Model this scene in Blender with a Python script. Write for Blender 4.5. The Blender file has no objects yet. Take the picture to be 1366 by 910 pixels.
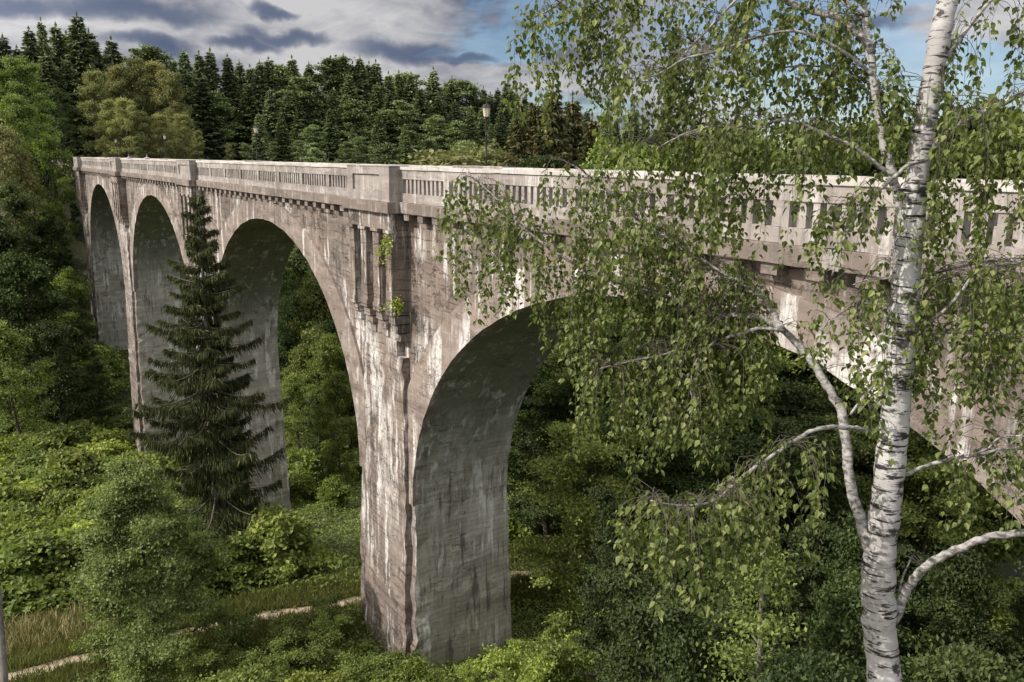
import bpy, math, random
import numpy as np
from mathutils import Vector, Matrix
random.seed(7); RS = np.random.RandomState(11)
scene = bpy.context.scene
COL = scene.collection
R = math.radians

# ------------------------------------------------------------------ camera frame (fitted to the photograph)
FPX, HEAD, PIT, ROL = 1117.68, R(56.857), R(12.13), R(.755)
CAM = np.array([0., 0., 20.])
_f0 = np.array([-math.sin(HEAD), math.cos(HEAD), 0]); _r0 = np.array([math.cos(HEAD), math.sin(HEAD), 0]); _u0 = np.array([0, 0, 1.])
CF = _f0*math.cos(PIT) - _u0*math.sin(PIT); _u = _u0*math.cos(PIT) + _f0*math.sin(PIT)
CR = _r0*math.cos(ROL) + _u*math.sin(ROL); CU = -_r0*math.sin(ROL) + _u*math.cos(ROL)
def at(px, py, d):                     # photo pixel + depth -> world point
    return CAM + (CF + CR*(px-683)/FPX - CU*(py-455)/FPX)*d
def proj(P):
    d = np.asarray(P, float) - CAM; w = d@CF
    return 683 + FPX*(d@CR)/w, 455 - FPX*(d@CU)/w, w

# ------------------------------------------------------------------ scene helpers
def tag(o, label=None, cat=None, group=None, kind=None):
    if label: o['label'] = label
    if cat: o['category'] = cat
    if group: o['group'] = group
    if kind: o['kind'] = kind
    return o
def empty(name, loc, rz=0):
    o = bpy.data.objects.new(name, None); COL.objects.link(o); o.location = loc; o.rotation_euler = (0, 0, rz); o.empty_display_size = .3
    return o
def link(name, me, parent=None, loc=None):
    o = bpy.data.objects.new(name, me); COL.objects.link(o)
    if parent is not None: o.parent = parent
    if loc is not None: o.location = loc
    return o
def copy_tree(o, parent=None):
    c = o.copy(); COL.objects.link(c); c.parent = parent
    for ch in list(o.children): copy_tree(ch, c)
    return c
def npmesh(name, V, faces_flat, sizes, mats, smooth=False, midx=None):
    me = bpy.data.meshes.new(name)
    V = np.asarray(V, np.float32); n = len(sizes)
    me.vertices.add(len(V)); me.vertices.foreach_set('co', V.ravel())
    me.loops.add(len(faces_flat)); me.loops.foreach_set('vertex_index', np.asarray(faces_flat, np.int32))
    me.polygons.add(n)
    st = np.concatenate([[0], np.cumsum(sizes)[:-1]]).astype(np.int32)
    me.polygons.foreach_set('loop_start', st); me.polygons.foreach_set('loop_total', np.asarray(sizes, np.int32))
    if midx is not None: me.polygons.foreach_set('material_index', np.asarray(midx, np.int32))
    me.polygons.foreach_set('use_smooth', np.full(n, bool(smooth)))
    for m in mats: me.materials.append(m)
    me.update(calc_edges=True)
    return me
class MB:
    def __init__(s): s.v = []; s.f = []; s.m = []
    def add(s, vs, fs, m=0):
        o = len(s.v); s.v += [tuple(p) for p in vs]; s.f += [tuple(i+o for i in f) for f in fs]; s.m += [m]*len(fs)
    def box(s, x0, x1, y0, y1, z0, z1, m=0):
        s.slab(x0, x1, y0, y1, z0, z1, 1, 0, m)
    def slab(s, x0, x1, y0, y1, z0, z1, nx=1, jit=0, m=0, ch=0):
        # box cut along x, corner lines jittered so that long edges are not ruler straight; ch chamfers the long edges
        vs = []; fs = []
        sec = [(y0, z0), (y1, z0), (y1, z1), (y0, z1)] if not ch else [(y0+ch, z0), (y1-ch, z0), (y1, z0+ch), (y1, z1-ch), (y1-ch, z1), (y0+ch, z1), (y0, z1-ch), (y0, z0+ch)]
        k = len(sec)
        for i in range(nx+1):
            x = x0 + (x1-x0)*i/nx
            for (y, z) in sec: vs.append((x, y + random.gauss(0, jit), z + random.gauss(0, jit)))
        for i in range(nx):
            for j in range(k):
                a = i*k+j; b = i*k+(j+1) % k
                fs.append((a, a+k, b+k, b))
        fs.append(tuple(range(k))); fs.append(tuple(nx*k + j for j in reversed(range(k))))
        s.add(vs, fs, m)
    def tube(s, pts, rad, n=6, m=0, cap=True):
        pts = [np.asarray(p, float) for p in pts]; vs = []; fs = []
        t0 = pts[1]-pts[0]; ref = np.array([1., 0, 0]) if abs(t0[0]) < .7*np.linalg.norm(t0) else np.array([0, 1., 0])
        for i, p in enumerate(pts):
            t = pts[min(i+1, len(pts)-1)] - pts[max(i-1, 0)]; t = t/(np.linalg.norm(t)+1e-9)
            u = ref - t*(ref@t); u /= np.linalg.norm(u)+1e-9; w = np.cross(t, u); ref = u
            r = rad[i] if hasattr(rad, '__len__') else rad
            for j in range(n):
                a = 2*math.pi*j/n; vs.append(p + (u*math.cos(a) + w*math.sin(a))*r)
        for i in range(len(pts)-1):
            for j in range(n):
                a = i*n+j; b = i*n+(j+1) % n; fs.append((a, b, b+n, a+n))
        if cap:
            fs.append(tuple(reversed(range(n)))); fs.append(tuple((len(pts)-1)*n + j for j in range(n)))
        s.add(vs, fs, m)
    def lathe(s, c, prof, n=12, m=0):
        vs = []; fs = []
        for r, z in prof:
            for j in range(n):
                a = 2*math.pi*j/n; vs.append((c[0]+r*math.cos(a), c[1]+r*math.sin(a), c[2]+z))
        for i in range(len(prof)-1):
            for j in range(n):
                a = i*n+j; b = i*n+(j+1) % n; fs.append((a, b, b+n, a+n))
        fs.append(tuple(reversed(range(n)))); fs.append(tuple((len(prof)-1)*n+j for j in range(n)))
        s.add(vs, fs, m)
    def mesh(s, name, mats, smooth=False):
        flat = [i for f in s.f for i in f]
        return npmesh(name, np.array(s.v), flat, [len(f) for f in s.f], mats if isinstance(mats, (list, tuple)) else [mats], smooth, s.m)
    def build(s, name, mats, parent=None, smooth=False, loc=None):
        return link(name, s.mesh(name, mats, smooth), parent, loc)

# ------------------------------------------------------------------ node helpers
class NT:
    def __init__(s, tree): s.t = tree
    def n(s, ty, ins=None, **pr):
        nd = s.t.nodes.new(ty)
        for k, v in pr.items(): setattr(nd, k, v)
        for k, v in (ins or {}).items():
            sk = nd.inputs[k]
            if isinstance(v, bpy.types.NodeSocket): s.t.links.new(v, sk)
            elif isinstance(v, bpy.types.Node): s.t.links.new(v.outputs[0], sk)
            else: sk.default_value = v
        return nd
    def math(s, op, a, b=0., c=None, clamp=False):
        i = {0: a, 1: b}
        if c is not None: i[2] = c
        return s.n('ShaderNodeMath', i, operation=op, use_clamp=clamp).outputs[0]
    def mix(s, f, a, b, bt='MIX'):
        nd = s.n('ShaderNodeMix', None, data_type='RGBA', blend_type=bt)
        for k, v in ((0, f), (6, a), (7, b)):
            if isinstance(v, bpy.types.NodeSocket): s.t.links.new(v, nd.inputs[k])
            else: nd.inputs[k].default_value = v if k == 0 else (*v, 1)[:4]
        return nd.outputs[2]
    def noise(s, vec, scale, detail=4, rough=.55, dist=0., dim='3D'):
        return s.n('ShaderNodeTexNoise', {'Vector': vec, 'Scale': scale, 'Detail': detail, 'Roughness': rough, 'Distortion': dist}).outputs[0]
    def scale(s, vec, sc, loc=(0, 0, 0)):
        return s.n('ShaderNodeMapping', {'Vector': vec, 'Scale': sc, 'Location': loc}).outputs[0]
    def ramp(s, f, lo, hi):            # smooth step lo..hi
        return s.n('ShaderNodeMapRange', {0: f, 1: lo, 2: hi, 3: 0., 4: 1.}, interpolation_type='SMOOTHSTEP').outputs[0]
    def cramp(s, f, stops):
        nd = s.n('ShaderNodeValToRGB', {0: f}); e = nd.color_ramp.elements
        while len(e) < len(stops): e.new(.5)
        for q, (p, c) in zip(e, stops): q.position = p; q.color = (*c, 1)
        return nd.outputs[0]
def material(name):
    m = bpy.data.materials.new(name); m.use_nodes = True; m.node_tree.nodes.clear()
    return m, NT(m.node_tree)
def finish(m, t, sh):
    o = t.n('ShaderNodeOutputMaterial', {'Surface': sh}); return m
def plain(name, col, rough=.6, metal=0., var=.25, scale=6.):
    m, t = material(name)
    oc = t.n('ShaderNodeTexCoord').outputs['Object']
    nz = t.noise(oc, scale, 5)
    c = t.mix(t.ramp(nz, .3, .7), tuple(x*(1-var) for x in col), tuple(x*(1+var) for x in col))
    return finish(m, t, t.n('ShaderNodeBsdfPrincipled', {'Base Color': c, 'Roughness': rough, 'Metallic': metal}))

S, PX0 = 33., -31.72                      # pylon spacing, middle of the near pylon
def concrete(name, c1, c2, c3, white=.5, dark=.5, joint=.3, jdark=.4, white_col=(.62, .6, .58), dark_col=(.075, .07, .065), algae=0., crack=.6, bump=.5, wscale=1.6, patch=.22, zone=0.):
    m, t = material(name)
    oc = t.n('ShaderNodeTexCoord').outputs['Object']
    wob = t.n('ShaderNodeVectorMath', {0: oc, 1: t.n('ShaderNodeVectorMath', {0: t.n('ShaderNodeTexNoise', {'Vector': oc, 'Scale': .7, 'Detail': 4.}).outputs[1], 'Scale': .35}, operation='SCALE').outputs[0]}, operation='ADD').outputs[0]
    big = t.noise(oc, .28, 5, .6); med = t.noise(oc, 1.7, 6, .65); fine = t.noise(oc, 14, 5, .7)
    col = t.mix(t.ramp(big, .38, .62), c1, c2)
    col = t.mix(t.math('MULTIPLY', t.ramp(med, .5, .7), .75), col, c3)
    col = t.mix(t.math('MULTIPLY', t.ramp(fine, .45, .75), .35), col, tuple(x*.55 for x in c1))
    # board-marked lifts: every board a slightly different tone
    sep = t.n('ShaderNodeSeparateXYZ', {0: wob})
    zz = t.math('DIVIDE', sep.outputs[2], joint)
    bid = t.math('FLOOR', zz); fr = t.math('FRACT', zz)
    xi = t.math('FLOOR', t.math('MULTIPLY', t.math('ADD', t.math('ADD', sep.outputs[0], sep.outputs[1]), t.math('MULTIPLY', bid, 1.37)), .33))
    wn = t.n('ShaderNodeTexWhiteNoise', {'Vector': t.n('ShaderNodeCombineXYZ', {0: xi, 2: bid})}).outputs[0]
    col = t.mix(t.math('MULTIPLY', wn, .32), col, tuple(x*.5 for x in c2))
    jm = t.math('MULTIPLY', t.math('LESS_THAN', fr, .1), t.ramp(t.noise(oc, .9, 5), .42, .6))
    col = t.mix(t.math('MULTIPLY', jm, jdark), col, dark_col)
    # broken, spalled patches
    sp = t.ramp(t.noise(wob, .8, 7, .72), .56, .64)
    col = t.mix(t.math('MULTIPLY', sp, .55), col, tuple(x*.62 for x in c2))
    hz = t.noise(t.scale(wob, (.16, .16, 1.5)), 1.6, 7, .7)
    col = t.mix(t.math('MULTIPLY', t.ramp(hz, .5, .66), .5), col, tuple(x*.5 for x in c2)); col = t.mix(t.math('MULTIPLY', t.math('SUBTRACT', 1., t.ramp(hz, .32, .45)), .4), col, tuple(x*1.15 for x in c3))
    # washed-down soot and lime
    sv = t.scale(oc, (1., 1., .1))
    s1 = t.noise(sv, wscale*1.9, 7, .7); s2 = t.noise(t.scale(oc, (1, 1, .08), (13, 5, 7)), wscale, 7, .7)
    pd = t.ramp(t.noise(oc, patch, 4, .6), .42, .6); pw = t.ramp(t.noise(t.scale(oc, (1, 1, .8), (31, 3, 9)), patch*1.6, 4, .6), .43, .55)
    brk = t.ramp(t.noise(oc, 5, 5, .75), .3, .55)
    dk = t.math('MULTIPLY', t.math('MULTIPLY', t.ramp(s1, .5, .62), t.math('MULTIPLY_ADD', pd, .8, .2)), dark)
    col = t.mix(dk, col, dark_col)
    wh = t.math('MULTIPLY', t.math('MULTIPLY', t.math('MULTIPLY', t.ramp(s2, .52, .59), t.math('MULTIPLY_ADD', pw, .93, .07)), brk), white)
    col = t.mix(wh, col, white_col)
    if zone:
        wx = t.math('ABSOLUTE', t.math('WRAP', t.math('ADD', sep.outputs[0], -PX0), S/2, -S/2))
        zn = t.math('MULTIPLY', t.math('SUBTRACT', 1., t.ramp(wx, 2.2, 5.5)), t.math('MULTIPLY', t.math('SUBTRACT', 1., t.ramp(t.math('ADD', sep.outputs[2], t.math('MULTIPLY', s2, 3.)), 14., 15.6)), t.ramp(sep.outputs[2], 1., 11.)))
        zw = t.math('MULTIPLY', t.math('MULTIPLY', zn, t.ramp(t.noise(t.scale(oc, (1.3, 1.3, .22), (3, 8, 2)), 1.8, 8, .72), .48, .57)), t.math('MULTIPLY', brk, zone))
        col = t.mix(zw, col, white_col)
    if algae:
        al = t.math('MULTIPLY', t.ramp(t.math('ADD', sep.outputs[2], t.math('MULTIPLY', t.noise(sv, 1.2, 5), 7.)), 9., 15.5), algae)
        col = t.mix(t.math('MULTIPLY', al, t.math('SUBTRACT', 1., t.math('MULTIPLY', wh, .6))), col, (.14, .145, .095))
    # open construction joints and cracks: thin level lines of stretched noise
    vc = t.math('ABSOLUTE', t.math('SUBTRACT', t.noise(t.scale(wob, (.22, .22, 1.)), 1.1, 6, .62), .5))
    ck = t.math('MULTIPLY', t.math('SUBTRACT', 1., t.ramp(vc, .0, .009)), t.ramp(t.noise(oc, .6, 4, .7), .47, .6))
    col = t.mix(t.math('MULTIPLY', ck, crack), col, tuple(x*.5 for x in dark_col))
    hgt = t.math('MULTIPLY_ADD', fine, .25, t.math('MULTIPLY', med, .6))
    hgt = t.math('SUBTRACT', hgt, t.math('MULTIPLY', jm, .5))
    hgt = t.math('SUBTRACT', hgt, t.math('MULTIPLY', ck, 1.2))
    hgt = t.math('SUBTRACT', hgt, t.math('MULTIPLY', sp, .8))
    hgt = t.math('ADD', hgt, t.math('MULTIPLY', wn, .3))
    bp = t.n('ShaderNodeBump', {'Strength': bump, 'Distance': .07, 'Height': hgt})
    return finish(m, t, t.n('ShaderNodeBsdfPrincipled', {'Base Color': col, 'Roughness': .93, 'Specular IOR Level': .2, 'Normal': bp.outputs[0]}))

def leafmat(name, dark, mid, light, trans=.3, tcol=None, rough=.5, huev=.02, valv=.35):
    m, t = material(name)
    rnd = t.n('ShaderNodeNewGeometry').outputs['Random Per Island']
    c = t.cramp(rnd, [(0, dark), (.55, mid), (1, light)])
    oi = t.n('ShaderNodeObjectInfo').outputs['Random']
    r2 = t.n('ShaderNodeTexWhiteNoise', {'W': oi}, noise_dimensions='1D').outputs[0]
    hs = t.n('ShaderNodeHueSaturation', {'Hue': t.math('MULTIPLY_ADD', oi, huev*1.2, .5-huev), 'Saturation': .95, 'Value': t.math('MULTIPLY_ADD', r2, valv*2, 1-valv), 'Color': c}).outputs[0]
    b = t.n('ShaderNodeBsdfPrincipled', {'Base Color': hs, 'Roughness': rough, 'Specular IOR Level': .2})
    tr = t.n('ShaderNodeBsdfTranslucent', {'Color': t.mix(1., hs, tcol or (1.5, 1.7, .7), 'MULTIPLY')})
    return finish(m, t, t.n('ShaderNodeMixShader', {0: trans, 1: b.outputs[0], 2: tr.outputs[0]}))
def barkmat(name, a, b, sc=8., zs=.25):
    m, t = material(name)
    oc = t.n('ShaderNodeTexCoord').outputs['Object']
    nz = t.noise(t.scale(oc, (1, 1, zs)), sc, 6, .7)
    bp = t.n('ShaderNodeBump', {'Strength': .6, 'Distance': .03, 'Height': nz})
    return finish(m, t, t.n('ShaderNodeBsdfPrincipled', {'Base Color': t.mix(t.ramp(nz, .35, .65), a, b), 'Roughness': .9, 'Normal': bp.outputs[0]}))

M = {}
M['face'] = concrete('weathered_concrete', (.252, .198, .167), (.17, .137, .118), (.33, .292, .263), white=.88, dark=1., joint=.42, jdark=.9, bump=.9, wscale=2.3, crack=.38, zone=.7)
M['ring'] = concrete('arch_ring_concrete', (.3, .24, .205), (.225, .183, .16), (.4, .365, .335), white=.9, dark=.5, joint=2.2, jdark=.3, bump=.6, wscale=2., crack=.3, patch=.3)
M['parapet'] = concrete('parapet_concrete', (.36, .324, .299), (.27, .233, .213), (.44, .41, .385), white=.6, dark=.45, joint=.65, jdark=.1, crack=.35, bump=.3, wscale=2.6, patch=.5)
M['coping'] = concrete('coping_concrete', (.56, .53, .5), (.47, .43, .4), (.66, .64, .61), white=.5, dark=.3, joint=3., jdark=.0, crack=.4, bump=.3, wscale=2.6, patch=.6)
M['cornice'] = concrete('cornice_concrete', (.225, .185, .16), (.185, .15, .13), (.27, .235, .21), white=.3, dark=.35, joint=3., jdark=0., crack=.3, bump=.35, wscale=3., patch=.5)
M['barrel'] = concrete('barrel_concrete', (.42, .395, .335), (.31, .29, .24), (.5, .475, .42), white=1., dark=.8, joint=.22, jdark=.5, white_col=(.6, .6, .57), algae=.75, wscale=2., patch=.3, zone=.6)
M['road'] = plain('road_gravel', (.3, .28, .25), .95, 0, .2, 3.)
M['iron'] = plain('black_iron', (.03, .03, .032), .5, .4)
M['lantern'] = plain('lantern_glass', (.5, .43, .32), .35)

# ------------------------------------------------------------------ terrain
GX = [-900, -260, -160, -150, -140, -128, -114, -97, -80, -64, -50, -39, -28, -18, -8, 6, 30, 300, 900]
GZ = [24, 19, 18, 17, 7, -6, -15.5, -15.5, -12, -8, -4.6, -1.9, -1.7, .3, 2.6, 6., 9., 14, 20]
def hgt(x, y):
    x = np.asarray(x, float); y = np.asarray(y, float)
    z = np.interp(x, GX, GZ)
    z = z + np.clip(y-26, 0, 80)*.09*np.clip((-110-x)/-40., 0, 1)*np.clip((x+128)/20., 0, 1)
    w = np.clip((np.abs(x+36)-6)/20, 0, 1)
    z = z + w*(.5*np.sin(x*.31+1.3*np.sin(y*.2)) + .45*np.sin(y*.27+.4*x) + .2*np.sin(x*.9+y*.7))
    return z
PATH = [(-39.5, -24), (-39., -8), (-38.3, 1), (-38.25, 4), (-37.9, 8.5), (-36.8, 13.2), (-36.2, 16.2), (-35.4, 20), (-34.4, 23.6), (-33.5, 28), (-33, 34), (-34, 44)]
def path_dist(x, y):
    best = np.full(np.shape(x), 1e9)
    for (ax, ay), (bx, by) in zip(PATH, PATH[1:]):
        dx, dy = bx-ax, by-ay
        tt = np.clip(((x-ax)*dx + (y-ay)*dy)/(dx*dx+dy*dy), 0, 1)
        best = np.minimum(best, np.hypot(x-ax-tt*dx, y-ay-tt*dy))
    return best
def make_ground():
    xs = np.unique(np.concatenate([np.linspace(-900, -170, 30), np.linspace(-170, 20, 191), np.linspace(20, 900, 30)]))
    ys = np.unique(np.concatenate([np.linspace(-500, -20, 25), np.linspace(-20, 50, 71), np.linspace(50, 140, 31), np.linspace(140, 1200, 30)]))
    X, Y = np.meshgrid(xs, ys, indexing='ij'); Z = hgt(X, Y) - .25*np.exp(-(path_dist(X, Y)/1.2)**2)*0
    V = np.stack([X, Y, Z], -1).reshape(-1, 3); ny = len(ys)
    I, J = np.meshgrid(np.arange(len(xs)-1), np.arange(ny-1), indexing='ij'); a = (I*ny+J).ravel()
    F = np.stack([a, a+ny, a+ny+1, a+1], 1)
    m, t = material('forest_floor')
    oc = t.n('ShaderNodeTexCoord').outputs['Object']
    n1 = t.noise(oc, .25, 5); n2 = t.noise(oc, 2.2, 6, .7)
    c = t.mix(t.ramp(n1, .4, .6), (.035, .045, .018), (.06, .06, .025)); c = t.mix(t.ramp(n2, .45, .7), c, (.03, .028, .016))
    bp = t.n('ShaderNodeBump', {'Strength': .8, 'Distance': .2, 'Height': n2})
    finish(m, t, t.n('ShaderNodeBsdfPrincipled', {'Base Color': c, 'Roughness': .95, 'Normal': bp.outputs[0]}))
    o = link('ground', npmesh('ground', V, F.ravel(), np.full(len(F), 4), [m], True)); tag(o, kind='structure')
    # trodden path
    pts = []
    for (a, b) in zip(PATH, PATH[1:]):
        for k in range(8): pts.append((a[0]+(b[0]-a[0])*k/8, a[1]+(b[1]-a[1])*k/8))
    V = []; F = []
    for i, (x, y) in enumerate(pts):
        q = pts[min(i+1, len(pts)-1)]; p = pts[max(i-1, 0)]
        d = np.array([q[0]-p[0], q[1]-p[1]]); d /= np.linalg.norm(d); nrm = np.array([-d[1], d[0]])
        wl, wr = .36+.12*math.sin(i*.9)+random.uniform(-.05, .05), .36+.12*math.sin(i*.7+2)+random.uniform(-.05, .05)
        for k, s in enumerate((-wl, -.2, .2, wr)):
            X, Y = x+nrm[0]*s, y+nrm[1]*s
            V.append((X, Y, float(hgt(X, Y)) + (.03 if k in (1, 2) else .045)))
    for i in range(len(pts)-1):
        for k in range(3): a = i*4+k; F += [a, a+1, a+5, a+4]
    o = link('path', npmesh('path', V, F, [4]*(len(F)//4), [plain('path_earth', (.36, .29, .21), .95, 0, .25, 2.5)], True)); tag(o, kind='structure')
make_ground()

# ------------------------------------------------------------------ viaduct
YF, YB = 14.46, 19.0                    # faces of the arch barrel
ARCH = [(-15.25, 14.1), (-48.2, 13.35), (-81.3, 13.6), (-114.7, 13.5), (-147.5, 13.6)]    # centre, half span
ZS, ZC = 6.0, 16.6
V0 = (PX0, 16.7, -2.)
via = tag(empty('viaduct', V0), 'tall weathered concrete arch viaduct with balustrade crossing the wooded valley', 'bridge')
NEG = (-V0[0], -V0[1], -V0[2])
def part(mb, name, mats, parent=None):
    if parent is None: return mb.build(name, mats, via, loc=NEG)
    return mb.build(name, mats, parent)
def batter(z): return max(0., ZS-z)*.045
def intr(c, a, th, e=0.):               # arch curve, th 0..pi from right springing to left; e = offset outwards
    return c + (a+e)*math.cos(th), ZS + (ZC-ZS+e)*math.sin(th)
def rough(v, s): return v + random.gauss(0, s)
# barrels and rings
for c, a in ARCH:
    n = 72; mb = MB(); vs = []; fs = []
    ny = 10
    for i in range(n+1):
        th = math.pi*i/n
        for j in range(ny+1):
            y = YF+.02 + (YB-YF-.02)*j/ny; x, z = intr(c, a, th)
            vs.append((rough(x, .012), y, rough(z, .012)))
        x, z = intr(c, a, th, 1.0); vs.append((x, YB, z)); vs.append((x, YF+.02, z))
    k = ny+3
    for i in range(n):
        for j in range(k):
            p = i*k+j; q = i*k+(j+1) % k; fs.append((p, q, q+k, p+k))
    fs.append(tuple(range(k))); fs.append(tuple(n*k+j for j in reversed(range(k))))
    mb.add(vs, fs); part(mb, 'arch_barrel', M['barrel'])
    mb = MB(); vs = []; fs = []
    for i in range(n+1):
        th = math.pi*i/n; e = 1.1 + .65*abs(math.cos(th))**2
        x0, z0 = intr(c, a, th, -.015 + random.gauss(0, .018)); x1, z1 = intr(c, a, th, e + random.gauss(0, .015))
        vs += [(x0, YF-.1, z0), (x1, YF-.1, z1), (x1, YF+.3, z1), (x0, YF+.3, z0)]
    for i in range(n):
        for j in range(4): p = i*4+j; q = i*4+(j+1) % 4; fs.append((p, p+4, q+4, q))
    fs.append((3, 2, 1, 0)); fs.append(tuple(n*4+j for j in range(4)))
    mb.add(vs, fs); part(mb, 'arch_ring', M['ring'])
# piers, spandrels, pilasters
PCX = [PX0 - S*k for k in range(-1, 5)]
def arch_at(k):                         # arch to the right of pier k
    return ARCH[k] if 0 <= k < len(ARCH) else None
for k, cx in zip(range(-1, 5), PCX):
    ra = arch_at(k); la = arch_at(k+1)
    xr = (ra[0]-ra[1]) if ra else cx+2.7
    xl = (la[0]+la[1]) if la else cx-2.7
    # shaft
    mb = MB(); vs = []; fs = []
    zs = np.arange(-22, ZS+.26, .5); nz = len(zs); m = 12
    for z in zs:
        b = batter(z); fb = max(0., ZS-z)*.02
        ring = []
        jf = [(rough(xl-b, .06), rough(YF-fb, .035)), (rough(xr+b, .07), rough(YF-fb, .04))]
        ring += [jf[0], jf[1]]
        for j in range(1, 6): ring.append((rough(xr+b, .012), YF-fb+(YB-YF+2*fb)*j/6))
        ring += [(rough(xr+b, .02), YB+fb), (rough(xl-b, .02), YB+fb)]
        for j in range(5, 0, -1): ring.append((rough(xl-b, .012), YF-fb+(YB-YF+2*fb)*j/6))
        for (x, y) in ring: vs.append((x, y, z))
    m = len(ring)
    mi = []
    for i in range(nz-1):
        for j in range(m):
            p = i*m+j; q = i*m+(j+1) % m; mb.add([vs[p], vs[q], vs[q+m], vs[p+m]], [(0, 1, 2, 3)], 0 if j == 0 else 1)
    top = [vs[(nz-1)*m+j] for j in range(m)]; mb.add(top, [tuple(range(m))], 1)
    part(mb, 'pier', [M['face'], M['barrel']])
    # spandrel wall above the pier, between the two arches
    pr = []; pl_ = []
    N = 26
    for i in range(N+1):
        th = math.pi/2*i/N
        if ra: x, z = intr(ra[0], ra[1], math.pi-th, .5); pr.append((x, z))
        if la: x, z = intr(la[0], la[1], th, .5); pl_.append((x, z))
    if not ra: pr = [(cx+2.7, ZS), (cx+2.7, 17.)]
    if not la: pl_ = [(cx-2.7, ZS), (cx-2.7, 17.)]
    poly = pl_[::-1] + pr + [(pr[-1][0], 17.95), (pl_[-1][0], 17.95)]
    mb = MB(); n = len(poly)
    # cut the face into narrow columns between lower curve and top so that no long n-gon is left
    low = pl_[::-1] + pr
    for i in range(len(low)-1):
        (xa, za), (xb, zb) = low[i], low[i+1]
        y0, y1 = YF+.03, YB-.05
        mb.add([(xa, y0, za), (xb, y0, zb), (xb, y0, 17.95), (xa, y0, 17.95), (xa, y1, za), (xb, y1, zb), (xb, y1, 17.95), (xa, y1, 17.95)],
               [(0, 1, 2, 3), (5, 4, 7, 6), (3, 2, 6, 7), (1, 0, 4, 5)])
    part(mb, 'spandrel_wall', M['face'])
    # pilaster with four fins
    mb = MB()
    F4 = [(-2.1, -1.6), (-.92, -.34), (.32, .9), (1.54, 2.06)]
    mb.slab(cx-2.1, cx+2.06, 13.72, 14.6, 17.32, 17.97, 8, .006)
    for (a, b) in F4:
        x0, x1 = cx+a, cx+b
        v = []; zz = np.linspace(14.3, 17.3, 10)
        mbv = []
        mb.slab(x0-.05, x1+.05, 13.66, 13.95, 17.2, 17.318, 1, .004)
        for i in range(len(zz)-1):
            j = lambda: random.gauss(0, .008)
        vs = []; fs = []
        for z in zz: vs += [(x0+random.gauss(0, .01), 13.74+random.gauss(0, .01), z), (x1+random.gauss(0, .01), 13.74+random.gauss(0, .01), z), (x1, 14.55, z), (x0, 14.55, z)]
        for i in range(len(zz)-1):
            for q in range(4): p = i*4+q; r_ = i*4+(q+1) % 4; fs.append((p, r_, r_+4, p+4))
        fs += [(3, 2, 1, 0), tuple((len(zz)-1)*4+q for q in range(4))]
        mb.add(vs, fs)
        for q in range(4):
            mb.box(x0-.03+.012*q, x1+.03-.012*q, 13.70+.13*q, 14.55, 13.98-.36*q, 14.298-.36*q)
    mb.slab(cx-1.598, cx+1.538, 14.16, 14.5, 12.2, 17.3, 6, .004)          # back of the recesses
    part(mb, 'pilaster', M['face'])
    mb = MB(); vs = []; fs = []
    zz = np.arange(-22, 12.6, .45)
    for z in zz:
        b = max(0., 8-z)*.018; fb = max(0, ZS-z)*.022
        vs += [(cx-2.02-b+random.gauss(0, .035), 14.2-fb+random.gauss(0, .02), z), (cx+2.0+b+random.gauss(0, .045), 14.2-fb+random.gauss(0, .03), z), (cx+2.0+b, 14.6, z), (cx-2.02-b, 14.6, z)]
    for i in range(len(zz)-1):
        for q in range(4): p = i*4+q; r_ = i*4+(q+1) % 4; fs.append((p, r_, r_+4, p+4))
    fs.append(tuple((len(zz)-1)*4+q for q in range(4)))
    mb.add(vs, fs); part(mb, 'pier_buttress', M['face'])
XL, XR = -166., 16.
# deck
mb = MB(); mb.slab(XL, XR, 14.46, 19.2, 17.955, 18.42, 60, .003); part(mb, 'deck', M['road'])
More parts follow.
